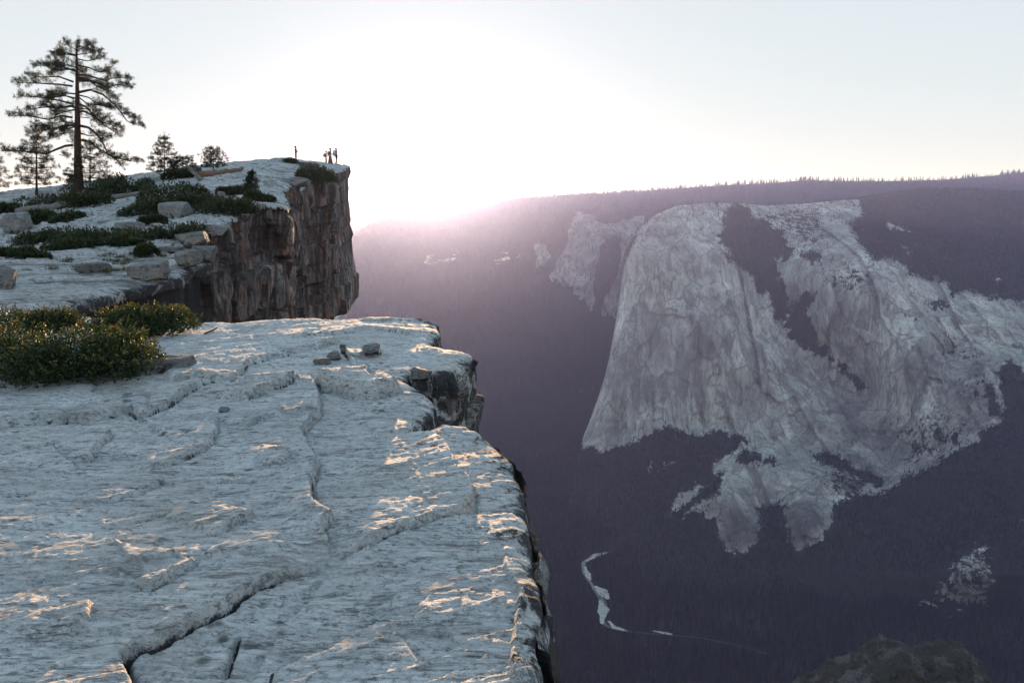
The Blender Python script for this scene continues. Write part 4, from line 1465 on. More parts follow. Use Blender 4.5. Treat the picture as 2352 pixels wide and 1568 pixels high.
# ---- the tall old pine
TB = hit_hill(180, 439)
MPP = TB[1] / FPX / 3.968 * 1.01          # metres per step of the sketch below
SK = [
    [(690, 200), (600, 185), (530, 165), (465, 185)], [(695, 150), (630, 110), (545, 85)], [(700, 130), (720, 100), (700, 80)], [(700, 160), (780, 130), (850, 115), (880, 130)],
    [(672, 322), (500, 325), (380, 280), (280, 290)], [(672, 330), (560, 300), (450, 260), (330, 250)], [(670, 440), (540, 392), (400, 400), (260, 368)], [(670, 480), (560, 470), (420, 470), (250, 472)],
    [(668, 545), (560, 530), (450, 540), (340, 530)], [(668, 590), (560, 555), (440, 580), (350, 640)], [(668, 640), (540, 610), (400, 590), (240, 590)], [(668, 655), (520, 672), (380, 660), (170, 680)],
    [(668, 690), (560, 700), (440, 720), (380, 740)], [(668, 765), (580, 752), (480, 790), (350, 765), (200, 762)], [(668, 830), (540, 835), (420, 860), (300, 860), (190, 975)], [(668, 850), (560, 870), (450, 910), (420, 930)],
    [(672, 900), (610, 905), (540, 950), (500, 960)], [(672, 1015), (610, 1025), (540, 1060), (470, 1100), (300, 1080), (130, 1082)], [(470, 1095), (520, 1105), (570, 1115)],
    [(705, 190), (800, 185), (910, 160)], [(708, 230), (800, 250), (900, 230), (950, 215)], [(705, 290), (800, 305), (880, 345), (950, 330), (1035, 255)], [(715, 375), (820, 385), (960, 430), (1060, 400), (1190, 420)],
    [(718, 405), (850, 430), (940, 490), (1060, 540), (1200, 640)], [(718, 430), (870, 440), (1000, 500), (1120, 480), (1260, 510)], [(718, 535), (830, 512), (950, 560), (1050, 650), (1110, 720), (1250, 770)],
    [(718, 560), (800, 580), (850, 630), (990, 680)], [(718, 580), (790, 640), (900, 650), (980, 660)], [(718, 640), (790, 670), (880, 760), (960, 830), (1100, 930)], [(720, 710), (790, 712), (870, 750), (960, 810), (1100, 850), (1180, 880)],
    [(722, 760), (800, 765), (870, 820)], [(730, 840), (830, 860), (920, 920), (990, 1010), (1050, 1110), (1150, 1170), (1210, 1240)], [(735, 968), (800, 980), (880, 1050), (990, 1110), (1120, 1150), (1230, 1160)], [(1100, 715), (1160, 800), (1230, 830), (1310, 850)],
    [(730, 905), (800, 930), (870, 925), (990, 940)],
]
rngp = np.random.default_rng(21)
limbs = []
for pl in SK:
    a = rngp.uniform(-0.55, 0.55)
    L = []
    for (X_, Y_) in pl:
        q = at(X_ / 3.968, 75 + Y_ / 3.968, TB[1]) - TB
        lx = (1440 - Y_) / 1345 * 1.0
        L.append((q[0], abs(X_ - 705) * MPP * a, q[2]))
    limbs.append(L)
TOPX = at(176, 99, TB[1]) - TB
for k in range(16):     # limbs that come towards us or lead away
    h = rngp.uniform(0.36, 0.96)
    az = rngp.choice([R(90), R(-90)]) + rngp.uniform(-0.6, 0.6)
    ln_ = (4.2 * (1 - h) ** 0.6 + 1.0) * rngp.uniform(0.7, 1.0)
    zt_ = h * 1345 * MPP
    xl = TOPX[0] * h
    limbs.append([(xl, 0, zt_), (xl + math.cos(az) * ln_ * 0.4, math.sin(az) * ln_ * 0.4, zt_ + 0.1), (xl + math.cos(az) * ln_ * 0.75, math.sin(az) * ln_ * 0.75, zt_ - 0.2), (xl + math.cos(az) * ln_, math.sin(az) * ln_, zt_ - 0.5 * ln_ * 0.4)])
pine('tall old pine with drooping limbs on the hill skyline', TB - np.array([0, 0, 0.1]), TOPX[2], 0.40, limbs, 4, per_m=7.5, K=15, ln=0.30, wd=0.05, lean=(TOPX[0], 0.0))


def young(label, px, py, top, width, seed, n=9, group=None, shape=1.0, bare=0.12, D=None, name='young_pine', dens=5.5):
    b = hit_hill(px, py) if D is None else at(px, py, D)
    m = b[1] / FPX * 1.015
    H = (py - top) * m
    W = width * m * 0.5
    rg = np.random.default_rng(seed)
    L = []
    for k in range(n):
        h = bare + (0.97 - bare) * (k + 0.5) / n
        nb = 5
        for j in range(nb):
            az = 2 * math.pi * (j + 0.5 * (k % 2) + rg.uniform(-0.25, 0.25)) / nb
            l = W * ((1 - h) ** (0.75 * shape) * 1.15 + 0.10) * rg.uniform(0.7, 1.1)
            z0 = h * H
            c, s_ = math.cos(az), math.sin(az)
            L.append([(0, 0, z0), (c * l * 0.5, s_ * l * 0.5, z0 + 0.02 * H * rg.uniform(-1, 1)), (c * l, s_ * l, z0 + 0.05 * H * rg.uniform(-0.3, 1.2))])
    lx = float((at(px, top, b[1]) - b)[0])
    L = [[(p[0] + lx * p[2] / H, p[1], p[2]) for p in q] for q in L]
    sz = max(0.16, min(0.25, H * 0.045))
    return pine(label, b - np.array([0, 0, 0.1]), H, max(0.05, 0.016 * H), L, seed, group, K=12, ln=sz, wd=0.045, twig=(0.10, 0.35 * W + 0.12), per_m=dens, name=name, start=0.25, each_limb=False, lean=(lx, 0))


young('slim open young pine left of the tall pine', 84, 447, 288, 92, 31, 12, dens=5)
young('young pine half hidden behind the tall pine trunk', 207, 437, 328, 100, 32, 9, dens=6)
young('dense cone shaped pine beside the leaning dead trunk', 378, 408, 318, 78, 33, 9, dens=7)
young('squat bushy pine touching the leaning dead trunk', 420, 402, 362, 78, 34, 6, shape=0.5, dens=7)
young('round topped small pine alone on the skyline', 490, 397, 340, 62, 35, 8, shape=0.45, bare=0.2, dens=6.5)
young('bright green sapling standing among the low shrubs', 577, 441, 394, 33, 36, 8, shape=0.5, bare=0.06, dens=11)
young('dark pine cut by the picture edge', -26, 452, 300, 84, 37, 11, dens=5)
young('tiny pine at the foot of the tall pine', 164, 440, 402, 40, 38, 5, dens=7)


# ---- low shrub mats on the hill
def shrub(label, px, py, w, h, seed, group='low shrubs on the hillside', flat=0.55, name='shrub', tonebias=0.0, leaf=None):
    """px,py is the middle of its lower edge in the photo, w and h its size there"""
    b = hit_hill(px, py)
    m = b[1] / FPX
    W = w * m * 0.5 * 1.08
    Hh = max(0.36, min(h * m * 0.95, 2.0))
    dep = max(W * flat, 0.4)
    rg = np.random.default_rng(seed)
    root = add(name, None, label=label, cat='shrub', group=group, loc=tuple(b))
    cx, cy = b[0], b[1] + dep * 0.75
    nl = max(6, int(6 + W * 4.5))
    lob = []
    for k in range(nl):
        a = rg.uniform(-0.85, 0.85)
        dd = rg.uniform(-0.6, 0.6) * math.sqrt(max(0.05, 1 - a * a))
        lob.append((a * W, dd * dep, rg.uniform(0.30, 0.55) * min(W, 1.9) * (1.05 - 0.4 * abs(a)) + 0.12, rg.uniform(0.65, 1.0) * Hh * (1.1 - 0.5 * abs(a))))
    lf = leaf or np.clip(b[1] * 0.0027, 0.065, 0.19)
    n = int(np.clip(W * dep * 3.3 / (lf * lf) * 3.2, 3000, 15000))
    li = rg.integers(0, nl, n)
    lob = np.array(lob)
    v = unit(rg.normal(size=(n, 3)))
    v[:, 2] = np.abs(v[:, 2])
    rad = rg.random(n) ** 0.22
    x = cx + lob[li, 0] + v[:, 0] * lob[li, 2] * rad
    y = cy + lob[li, 1] + v[:, 1] * lob[li, 2] * rad * 0.9
    z0 = hz_top(x, y)
    z = z0 + 0.03 + v[:, 2] * lob[li, 3] * rad + 0.05 * rg.random(n)
    C = np.stack([x, y, z], 1) - b
    d = unit(v * np.array([0.7, 0.7, 1.0]) + rg.normal(size=(n, 3)) * 0.55)
    s = unit(np.cross(d, rg.normal(size=(n, 3)))) * lf * 0.42
    L = lf * (0.7 + 0.6 * rg.random((n, 1)))
    T = np.stack([C - s, C + s, C + d * L * 1.5], 1)
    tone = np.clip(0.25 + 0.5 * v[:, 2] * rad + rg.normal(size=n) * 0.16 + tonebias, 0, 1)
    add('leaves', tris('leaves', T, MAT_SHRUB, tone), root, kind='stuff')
    st = []
    for k in range(min(nl * 2, 14)):
        l = lob[k % nl]
        p1 = np.array([cx + l[0] * 0.8, cy + l[1] * 0.8])
        p1 = np.array([p1[0], p1[1], float(hz_top(p1[:1], p1[1:2])[0]) - 0.05]) - b
        p2 = p1 + np.array([rg.normal() * 0.3 * l[2], rg.normal() * 0.3 * l[2], l[3] * 0.85])
        st.append(tube(np.array([p1, (p1 + p2) / 2 + rg.normal(size=3) * 0.04, p2]), [0.03, 0.02, 0.008], 4))
    add('stems', mesh_list('stems', st, MAT_STEM), root, kind='stuff')
    return root


SHRUBS = [
    ('wide dark shrub mat under the slim open pine', 105, 482, 215, 40, .6), ('rounded shrub on the skyline right of the tall pine', 258, 452, 145, 44, .6),
    ('long shrub bank below the cone shaped pine', 370, 462, 185, 52, .7), ('low shrub at the foot of the leaning dead trunk', 408, 412, 62, 20, .6),
    ('olive shrub above the blocky grey boulder', 430, 480, 130, 44, .7), ('shrub draped behind the small white rock', 335, 494, 145, 34, .6),
    ('small round shrub left of the sapling', 520, 448, 34, 18, .6), ('small shrub right beside the sapling base', 549, 447, 34, 16, .6), ('reddish low shrub below the sapling', 588, 462, 62, 24, .6),
    ('shrub on the brink above the lichen streaked wall', 502, 494, 146, 40, .6), ('dark shrub at the picture edge below the skyline', 4, 492, 50, 24, .6),
    ('shadowed shrub underneath the long fallen log', 112, 512, 118, 26, .5), ('long dark shrub right of the rounded boulder', 112, 557, 172, 40, .5), ('broad shrub in the middle of the slope', 226, 560, 160, 42, .55),
    ('flat shrub in front of the broad middle shrub', 272, 565, 92, 24, .5), ('dark shrub behind the stacked blocks by the rim', 388, 553, 148, 40, .5), ('small flat shrub below the blocky grey boulder', 345, 513, 46, 16, .5),
    ('lowest shrub strip at the picture edge', 42, 592, 105, 26, .4), ('thin shrub strip joining the lowest shrub', 142, 574, 110, 22, .4),
    ('small tufted shrub on the pale slab by the blocks', 327, 585, 32, 20, .5),
]
for k, (lab, px_, py_, w_, h_, fl) in enumerate(SHRUBS):
    shrub(lab, px_, py_, w_, h_, 100 + k, flat=fl, tonebias=0.0)
shrub('golden lit shrub crowning the cliff prow', 712, 417, 100, 34, 160, group=None, flat=0.45, name='prow_shrub', tonebias=0.2)
shrub('dry brown twiggy shrub beside the lone standing person', 665, 374.5, 26, 5, 161, group=None, flat=0.3, name='dry_shrub', tonebias=0.3)


# ---- leafy bushes on the ledge
def bush(label, c, rx, ry, h, n_sprig, seed):
    rg = np.random.default_rng(seed)
    root = add('leafy_bush', None, label=label, cat='bush', group='leafy bushes on the ledge', loc=tuple(c))
    nl = 13
    lob = []
    for k in range(nl):
        a = rg.uniform(0, 2 * math.pi); r_ = math.sqrt(rg.random()) * 0.72
        x_, y_ = math.cos(a) * r_ * rx, math.sin(a) * r_ * ry
        lob.append((x_, y_, rg.uniform(0.30, 0.42) * min(rx, ry) * 1.25, h * (1.0 - 0.55 * r_ ** 1.6) * rg.uniform(0.75, 1.05)))
    lob = np.array(lob)
    li = rg.integers(0, nl, n_sprig)
    v = unit(rg.normal(size=(n_sprig, 3)))
    v[:, 2] = np.abs(v[:, 2]) * 0.9 + 0.05
    rad = rg.random(n_sprig) ** 0.25
    C = np.stack([lob[li, 0] + v[:, 0] * lob[li, 2] * rad, lob[li, 1] + v[:, 1] * lob[li, 2] * rad, 0.02 + v[:, 2] * lob[li, 3] * rad], 1)
    gz = ztop(C[:, 0] + c[0], C[:, 1] + c[1], False) - c[2]
    C[:, 2] += gz
    d = unit(v * 0.8 + np.array([0, 0, 0.55]) + rg.normal(size=(n_sprig, 3)) * 0.35)
    NL = 11
    t = np.linspace(0.05, 1, NL)[None, :, None]
    sl = rg.uniform(0.05, 0.12, (n_sprig, 1, 1))
    B = C[:, None] + d[:, None] * t * sl
    ld = unit(d[:, None] * 0.7 + unit(rg.normal(size=(n_sprig, NL, 3))) * 0.9)
    sd = unit(np.cross(ld, rg.normal(size=(n_sprig, NL, 3))))
    ll = 0.026 * (0.7 + 0.6 * rg.random((n_sprig, NL, 1)))
    lw = ll * 0.27
    a0, a1, a2, a3 = B, B + ld * ll * 0.5 + sd * lw, B + ld * ll, B + ld * ll * 0.5 - sd * lw
    T = np.stack([np.stack([a0, a1, a2], 2), np.stack([a0, a2, a3], 2)], 2).reshape(-1, 3, 3)
    sunlit_tip = (rad > 0.82) * (v[:, 2] > 0.35)  # outer upper tips coloured orange for the low sun shining through
    tone = np.clip(0.28 + 0.25 * rg.random((n_sprig, 1)) + (sunlit_tip[:, None] * (t[..., 0] > 0.7)) * rg.random((n_sprig, 1)) * 0.62 + rg.normal(size=(n_sprig, NL)) * 0.07, 0, 1)
    add('leaves', tris('leaves', T, MAT_OAK, np.repeat(tone.reshape(-1), 2)), root, kind='stuff')
    st = []
    for k in range(34):
        l = lob[k % nl]
        p0 = np.array([l[0] * 0.25, l[1] * 0.25, -0.02])
        p2 = np.array([l[0] + rg.normal() * 0.5 * l[2], l[1] + rg.normal() * 0.5 * l[2], l[3] * rg.uniform(0.5, 0.9)])
        p1 = (p0 + p2) / 2 + rg.normal(size=3) * 0.05 + np.array([0, 0, -0.05])
        st.append(tube(np.array([p0, p1, p2]), [0.014, 0.009, 0.004], 4))
    add('stems', mesh_list('stems', st, MAT_STEM), root, kind='stuff')
    return root


cA = hit_ledge(165, 872); cB = hit_ledge(362, 776); cC = hit_ledge(60, 764)
bush('large dark leafy bush at the picture edge on the ledge', cA + np.array([-0.12, 0.12, 0]), 1.12, 0.66, 0.53, 3400, 51)
bush('orange tipped leafy bush against the dark fissure wall', cB + np.array([0.0, 0.05, 0]), 0.80, 0.52, 0.42, 2600, 52)
bush('low leafy bush behind the other two bushes', cC + np.array([-0.15, 0.1, 0]), 0.85, 0.45, 0.28, 1500, 53)
# a dead twig sticks out of the orange tipped bush
pt = hit_ledge(470, 772)
add('dead_twig', mesh_list('dead_twig', [tube(np.array([(0, 0, .03), (.05, -.01, .05), (.11, 0, .075), (.15, .01, .10)]), [.012, .011, .010, .007], 6), tube(np.array([(.08, 0, .06), (.12, -.02, .06)]), [.007, .004], 5)], MAT_STEM),
    label='short dark dead twig poking out of the orange tipped bush', cat='twig', loc=tuple(pt))


# ---- stones
def stone_mesh(name, sx, sy, sz, seed, facets=16, mat=None, rough=0.05, sub=5):
    rg = np.random.default_rng(seed)
    bm = bmesh.new()
    bmesh.ops.create_icosphere(bm, subdivisions=sub, radius=1.0)
    V = np.array([v.co[:] for v in bm.verts])
    F = np.array([[v.index for v in f.verts] for f in bm.faces])
    bm.free()
    box = np.array([(1, 0, 0), (-1, 0, 0), (0, 1, 0), (0, -1, 0), (0, 0, 1), (0, 0, -1)], float) + rg.normal(size=(6, 3)) * 0.16
    N = np.concatenate([unit(box), unit(rg.normal(size=(facets, 3)))])
    dd = np.concatenate([rg.uniform(0.62, 0.78, 6), rg.uniform(0.74, 1.0, facets)])
    dots = V @ N.T
    r = np.min(np.where(dots > 0.05, dd / np.maximum(dots, 0.05), 9), axis=1)
    r = np.minimum(r, 1.15)
    P = V * r[:, None]
    P += V * (rough * fbm(P * 2.6 + seed, 4) + rough * 0.35 * fbm(P * 9 + seed, 2))[:, None]
    P *= np.array([sx, sy, sz])
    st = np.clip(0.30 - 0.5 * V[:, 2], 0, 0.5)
    return mesh_np(name, P, F, mat or MAT_STONE, smooth=False, attrs={'stain_shade': st})


def boulder(label, px, py, w, h, seed, mat=None, near=False, deep=0.8, tilt=0.0, rz=0.0, name='boulder', facets=14, sink=0.25, group=None):
    b = hit_ledge(px, py) if near else hit_hill(px, py)
    m = float(np.linalg.norm(b - EYE)) / FPX
    sx, sz = w * m * 0.5 * 1.1, h * m * 0.5 * 1.45
    sy = sx * deep
    me = stone_mesh(name, sx, sy, sz, seed, facets, mat)
    return add(name, me, label=label, cat='rock', group=group, loc=(b[0], b[1] + sy * 0.6, b[2] + sz * 0.6 * (1 - sink)), rot=(0, tilt, rz))


boulder('rounded grey boulder near the picture edge on the slope', 27, 536, 58, 42, 1, deep=0.9, facets=40)
boulder('blocky grey boulder below the olive shrub', 396, 500, 66, 34, 2, deep=0.8, facets=8)
boulder('low dark boulder lying behind the broad middle shrub', 288, 530, 56, 20, 3)
boulder('small white rock at the end of the shrub bank', 311, 495, 16, 9, 4)
boulder('dark flat stone lying alone on the pale slab', 205, 628, 64, 22, 5, MAT_STONE_DARK, facets=7, deep=0.7)
boulder('tall grey stone cut by the picture edge', -2, 664, 52, 48, 6, deep=0.8, facets=8)
boulder('wide split slab resting above the dark rim', 335, 645, 92, 36, 7, deep=0.7, facets=7, tilt=-0.12)
boulder('pointed block leaning on the rim', 425, 612, 56, 36, 8, deep=0.8, facets=7, tilt=-0.3)
boulder('square brown block at the corner of the rim', 466, 598, 52, 32, 9, MAT_STONE_DARK, deep=0.9, facets=6)
boulder('thin flake lying behind the pointed block', 380, 576, 68, 10, 10, deep=0.8, facets=7)
boulder('pale slab below the lichen covered corner', 438, 560, 66, 22, 12, deep=0.9, facets=7)
boulder('upper pale slab reaching the lichen covered corner', 470, 540, 74, 24, 13, deep=0.9, facets=7)
boulder('thin dark chip beside the dark flat stone', 262, 622, 30, 7, 14, MAT_STONE_DARK)
boulder('white rock knob between two shrubs under the sapling', 508, 452, 18, 13, 15)
boulder('flat slab under the lone standing person', 690, 379, 90, 8, 16, deep=0.8, sink=0.5)
boulder('pale angular slab edge beside the prow shrub', 680, 424, 60, 18, 17, deep=0.8, facets=7, sink=0.4)
boulder('flat bluish stone tucked under the large dark bush', 352, 862, 158, 44, 18, near=True, deep=0.55, facets=9, rz=0.15, name='flat_stone', sink=0.3)
boulder('small upright brown stone ending the long sheet edge', 788, 812, 15, 22, 19, MAT_STONE_DARK, near=True, deep=0.8, facets=6, name='stone', sink=0.05)
boulder('grey chunk wedged below the small upright stone', 766, 826, 36, 18, 20, near=True, facets=7, name='stone')
boulder('rounded chunk further down the sheet edge', 738, 838, 44, 17, 23, near=True, facets=9, name='stone')
boulder('pale wedge stone in the middle of the back step', 850, 810, 46, 20, 21, near=True, deep=1.0, facets=6, name='stone', sink=0.35)
boulder('dark stones jammed in the notch of the block', 966, 872, 46, 26, 22, MAT_STONE_DARK, near=True, facets=7, name='stone')
boulder('small chip lying on the ledge below the sheet edge', 512, 946, 28, 10, 24, near=True, facets=9, name='stone')


# ---- fallen trunks
def log(label, a, b, r0, r1, mat, seed, stubs=6, name='fallen_log', lift=0.1):
    rg = np.random.default_rng(seed)
    n = 16
    t = np.linspace(0, 1, n)[:, None]
    P = a * (1 - t) + b * t
    if lift is not None:
        g = hz_top(P[:, 0], P[:, 1])
        P[:, 2] = np.maximum(P[:, 2], g + lift)
    root = add(name, None, label=label, cat='log', loc=tuple(a))
    Q = P - a
    Q = Q + rg.normal(size=Q.shape) * 0.02
    add('trunk', mesh_list('trunk', [tube(Q, (r0 + (r1 - r0) * t[:, 0]) * (1 + 0.08 * rg.normal(size=n)), 9)], mat), root)
    for k in range(stubs):
        i = rg.integers(2, n - 1)
        d = unit(np.array([rg.normal() * 0.4, -0.6 + rg.normal() * 0.4, rg.uniform(-0.3, 1.0)]))
        l = rg.uniform(0.3, 0.9)
        add('broken_branch', mesh_list('broken_branch', [tube(Q[i] + d * np.linspace(0, l, 3)[:, None], np.array([0.05, 0.035, 0.012]), 5)], mat), root)
    return root


la, lb = hit_hill(42, 497), hit_hill(372, 452)
log('long grey fallen log slanting up across the shrubs', la + np.array([0, 0, 0.25]), lb + np.array([0, 0, 0.5]), 0.30, 0.10, MAT_DEADWOOD, 5, 9, lift=0.22)
lc = hit_hill(458, 408); ld_ = hit_hill(556, 392.5)
log('thick brown log lying along the skyline', lc + np.array([0, 0, 0.1]), ld_ + np.array([0, 0, 0.1]), 0.36, 0.16, MAT_REDWOOD, 6, 3, lift=0.22)
le = hit_hill(462, 414)
log('leaning dead trunk with a splintered top on the skyline', le, at(414, 364, le[1]), 0.22, 0.07, MAT_DEADWOOD, 7, 4, name='dead_snag', lift=None)

# ---- tufts of grass in the joints of the lower flat
rg = np.random.default_rng(77)
T = []
for px_, py_ in [(155, 603), (160, 600), (175, 622), (185, 614), (247, 625), (240, 591), (247, 600), (268, 603), (276, 592), (284, 607), (290, 620), (255, 585), (295, 600), (300, 585), (120, 618), (375, 590)]:
    b = hit_hill(px_, py_)
    n = 60
    c = b + rg.normal(size=(n, 3)) * np.array([0.10, 0.06, 0.0])
    d = unit(rg.normal(size=(n, 3)) * 0.45 + np.array([0, 0, 1.0]))
    s = unit(np.cross(d, rg.normal(size=(n, 3)))) * 0.008
    T.append(np.stack([c - s, c + s, c + d * rg.uniform(0.08, 0.2, (n, 1))], 1))
T = np.concatenate(T)
add('grass', tris('grass', T, MAT_SHRUB, rg.random(len(T)) * 0.5 + 0.45), kind='stuff', label='small dry grass tufts growing in rock joints', cat='grass')
# ---- the lookout railing on the prow
MAT_STEEL = Mat('grey_steel_pipe', 0.45, 0.5)
MAT_STEEL.b.inputs['Metallic'].default_value = 0.7
MAT_STEEL.color((0.30, 0.29, 0.28))
MAT_STEEL = MAT_STEEL.m
PROW = hit_hill(775, 382.5, 98)
RD_ = 105.0


def prow_pt(px, D=RD_):
    x = (px - 1176) / FPX * D / CP
    for _ in range(3):
        p = at(px, 380, D)
        x = p[0]
    return np.array([x, D, float(hz_top(np.array([x]), np.array([D]))[0])])


rail = add('railing', None, label='thin steel pipe railing at the brink behind the three people', cat='railing', loc=tuple(prow_pt(731)))
o = prow_pt(731)
ends = [731, 745, 760, 775, 789]
tops = []
for px_ in ends:
    p = prow_pt(px_) - o
    top = np.array([p[0], p[1], (at(px_, 358.5, RD_)[2] - o[2])])
    add('post', mesh_list('post', [tube(np.array([p - np.array([0, 0, 0.1]), (p + top) / 2, top]), [0.026] * 3, 8)], MAT_STEEL), rail)
    tops.append((p, top))
for f in (0.99, 0.58, 0.2):
    for k in range(4):
        a = tops[k][0] * (1 - f) + tops[k][1] * f
        b = tops[k + 1][0] * (1 - f) + tops[k + 1][1] * f
        add('rail', mesh_list('rail', [tube(np.array([a, (a + b) / 2, b]), [0.02] * 3, 8)], MAT_STEEL), rail)


def flat(name, c, rough=0.8):
    m = Mat(name, rough, 0.2)
    n = m.noise(m.coord(), 12.0, 3)
    m.color(m.ramp(n, [(0.3, tuple(x * 0.75 for x in c)), (0.7, tuple(min(1, x * 1.2) for x in c))]))
    return m.m


SKIN = flat('skin', (0.36, 0.22, 0.15), 0.55)
HAIR = flat('dark_hair', (0.03, 0.022, 0.018), 0.6)


def skin_mesh(name, verts, edges, radii, levels=2):
    """one continuous surface grown over a stick figure"""
    me = bpy.data.meshes.new(name + '_sticks')
    me.from_pydata([tuple(v) for v in verts], edges, [])
    ob = bpy.data.objects.new(name + '_sticks', me)
    COL.objects.link(ob)
    ob.modifiers.new('skin', 'SKIN')
    for k, r_ in enumerate(radii):
        me.skin_vertices[0].data[k].radius = r_ if isinstance(r_, tuple) else (r_, r_)
        me.skin_vertices[0].data[k].use_root = (k == 0)
    ss = ob.modifiers.new('sub', 'SUBSURF')
    ss.levels = levels
    ss.render_levels = levels
    dg = bpy.context.evaluated_depsgraph_get()
    res = bpy.data.meshes.new_from_object(ob.evaluated_get(dg))
    res.name = name
    bpy.data.objects.remove(ob)
    bpy.data.meshes.remove(me)
    return res


def person(label, foot, height, facing, pose, cols, pack=None, cover=None, long_coat=False):
    """facing: heading of the body, 0 = away from us, + turns to the right; figure is drawn 1.75 m tall facing +Y then scaled"""
    shirt, pants, shoe = cols
    s = height / 1.75
    root = add('person', None, label=label, cat='person', group='people on the cliff prow', loc=tuple(foot), rot=(0, 0, -facing), scale=(s, s, s))
    V, E, Rr = [], [], []

    def v(p, r_, link=None):
        V.append(p); Rr.append(r_)
        if link is not None:
            E.append((link, len(V) - 1))
        return len(V) - 1
    lean = pose.get('lean', 0.0)
    pel = v((0, 0, 0.94), (0.155, 0.115))
    sp = v((0, 0.01 + lean * .3, 1.10), (0.135, 0.10), pel)
    ch = v((0, lean * .6, 1.30), (0.165, 0.115), sp)
    nk = v((0, lean * .9 + .01, 1.47), 0.062, ch)
    nk2 = v((0, lean + .03, 1.53), 0.058, nk)
    hd = v((0, lean + .04, 1.62), (0.080, 0.098), nk2)
    v((0, lean + .035, 1.70), (0.066, 0.085), hd)
    v((0, lean + .125, 1.60), 0.022, hd)                # nose
    for sx in (-1, 1):
        v((sx * 0.085, lean + .03, 1.61), 0.018, hd)    # ears
        sh = v((sx * 0.18, lean * .8, 1.41), 0.065, ch)
        el, wr = pose['arms'][0 if sx < 0 else 1]
        e = v(el, 0.045, sh)
        w_ = v(wr, 0.032, e)
        d = np.array(wr) - np.array(el)
        d = d / np.linalg.norm(d)
        side = np.cross(d, (0, 0, 1.0)) if abs(d[2]) < 0.9 else np.array([1.0, 0, 0])
        side = side / np.linalg.norm(side)
        pm = v(tuple(np.array(wr) + d * 0.07), (0.036, 0.022), w_)
        for f_, ln_ in ((-0.032, .06), (-0.011, .075), (0.011, .07), (0.032, .055)):
            a = v(tuple(np.array(wr) + d * 0.11 + side * f_), 0.0095, pm)
            v(tuple(np.array(wr) + d * (0.11 + ln_) + side * f_ * 1.1 + np.array([0, 0, -0.012])), 0.008, a)
        a = v(tuple(np.array(wr) + d * 0.05 - side * 0.048), 0.011, w_)
        v(tuple(np.array(wr) + d * 0.09 - side * 0.062), 0.009, a)
        hip = v((sx * 0.095, 0, 0.86), 0.095, pel)
        kn, an = pose['legs'][0 if sx < 0 else 1]
        k_ = v(kn, 0.062, hip)
        cf = v(tuple(np.array(kn) * 0.62 + np.array(an) * 0.38 + np.array([0, -0.02, 0])), 0.056, k_)
        a = v(an, 0.038, cf)
        v((an[0] + sx * 0.02, an[1] + 0.13, 0.035), 0.036, a)
    me = skin_mesh('body', V, E, Rr)
    for m_ in (SKIN, shirt, pants, shoe):
        me.materials.append(m_)
    hem = pose.get('hem', 0.5)
    for p in me.polygons:
        c = p.center
        if c.z < 0.09:
            p.material_index = 3
        elif hem < c.z < 0.97 and abs(c.x) < 0.24:
            p.material_index = 2
        elif 0.97 <= c.z < 1.475 and (abs(c.x) < 0.25 or c.z > 1.24):
            p.material_index = 1
        p.use_smooth = True
    add('body', me, root)
    # hair or a head covering follows the skull
    th_ = np.linspace(0, math.pi * 0.62, 9); ph = np.linspace(0, 2 * math.pi, 15)[:-1]
    big = 1.25 if cover else 1.0
    cap = []
    for t_ in th_:
        for f_ in ph:
            back_ = 0.012 * (1 - math.sin(f_))
            cap.append((0.092 * big * math.sin(t_) * math.cos(f_), lean + 0.030 + (0.112 * big) * math.sin(t_) * math.sin(f_) - 0.02 * big - back_, 1.625 + 0.125 * big * math.cos(t_)))
    Fc = []
    nph = len(ph)
    for i in range(len(th_) - 1):
        for j in range(nph):
            Fc.append((i * nph + j, (i + 1) * nph + j, (i + 1) * nph + (j + 1) % nph, i * nph + (j + 1) % nph))
    add('head_cover' if cover else 'hair', mesh_list('hair', [(np.array(cap), Fc)], cover or HAIR), root)
    if pack:
        col, w_, h_, dp = pack
        bm = bmesh.new()
        bmesh.ops.create_cube(bm, size=1.0)
        bmesh.ops.bevel(bm, geom=bm.edges[:], offset=0.22, segments=3, affect='EDGES')
        for q_ in bm.verts:
            q_.co = Vector((q_.co.x * w_ * (1.0 - 0.25 * max(0, q_.co.z)), q_.co.y * dp * (1.1 - 0.5 * q_.co.z), q_.co.z * h_))
        me = bpy.data.meshes.new('backpack')
        bm.to_mesh(me); bm.free()
        me.materials.append(col)
        me.polygons.foreach_set('use_smooth', [True] * len(me.polygons))
        bp = add('backpack', me, root, loc=(0, lean * .5 - 0.10 - dp * 0.5, 1.20))
        for sx in (-1, 1):
            add('strap', mesh_list('strap', [tube(np.array([(sx * .09, 0.03, h_ * .42), (sx * .11, dp * .5 + .06, h_ * .5), (sx * .13, dp * .5 + .2, .08), (sx * .14, dp * .5 + .1, -h_ * .3)]), [.02] * 4, 6)], col), bp)
    if long_coat:
        rings = [(0.95, .17, .14), (0.7, .20, .17), (0.45, .24, .22), (0.18, .27, .25), (0.10, .26, .24)]
        VV = []
        for z_, a_, b_ in rings:
            for f_ in np.linspace(0, 2 * math.pi, 17)[:-1]:
                k_ = 1 + 0.06 * math.sin(f_ * 5)
                VV.append((a_ * k_ * math.cos(f_), b_ * k_ * math.sin(f_), z_))
        FF = [(i * 16 + j, i * 16 + (j + 1) % 16, (i + 1) * 16 + (j + 1) % 16, (i + 1) * 16 + j) for i in range(4) for j in range(16)]
        add('skirt', mesh_list('skirt', [(np.array(VV), FF)], pants), root)
    return root


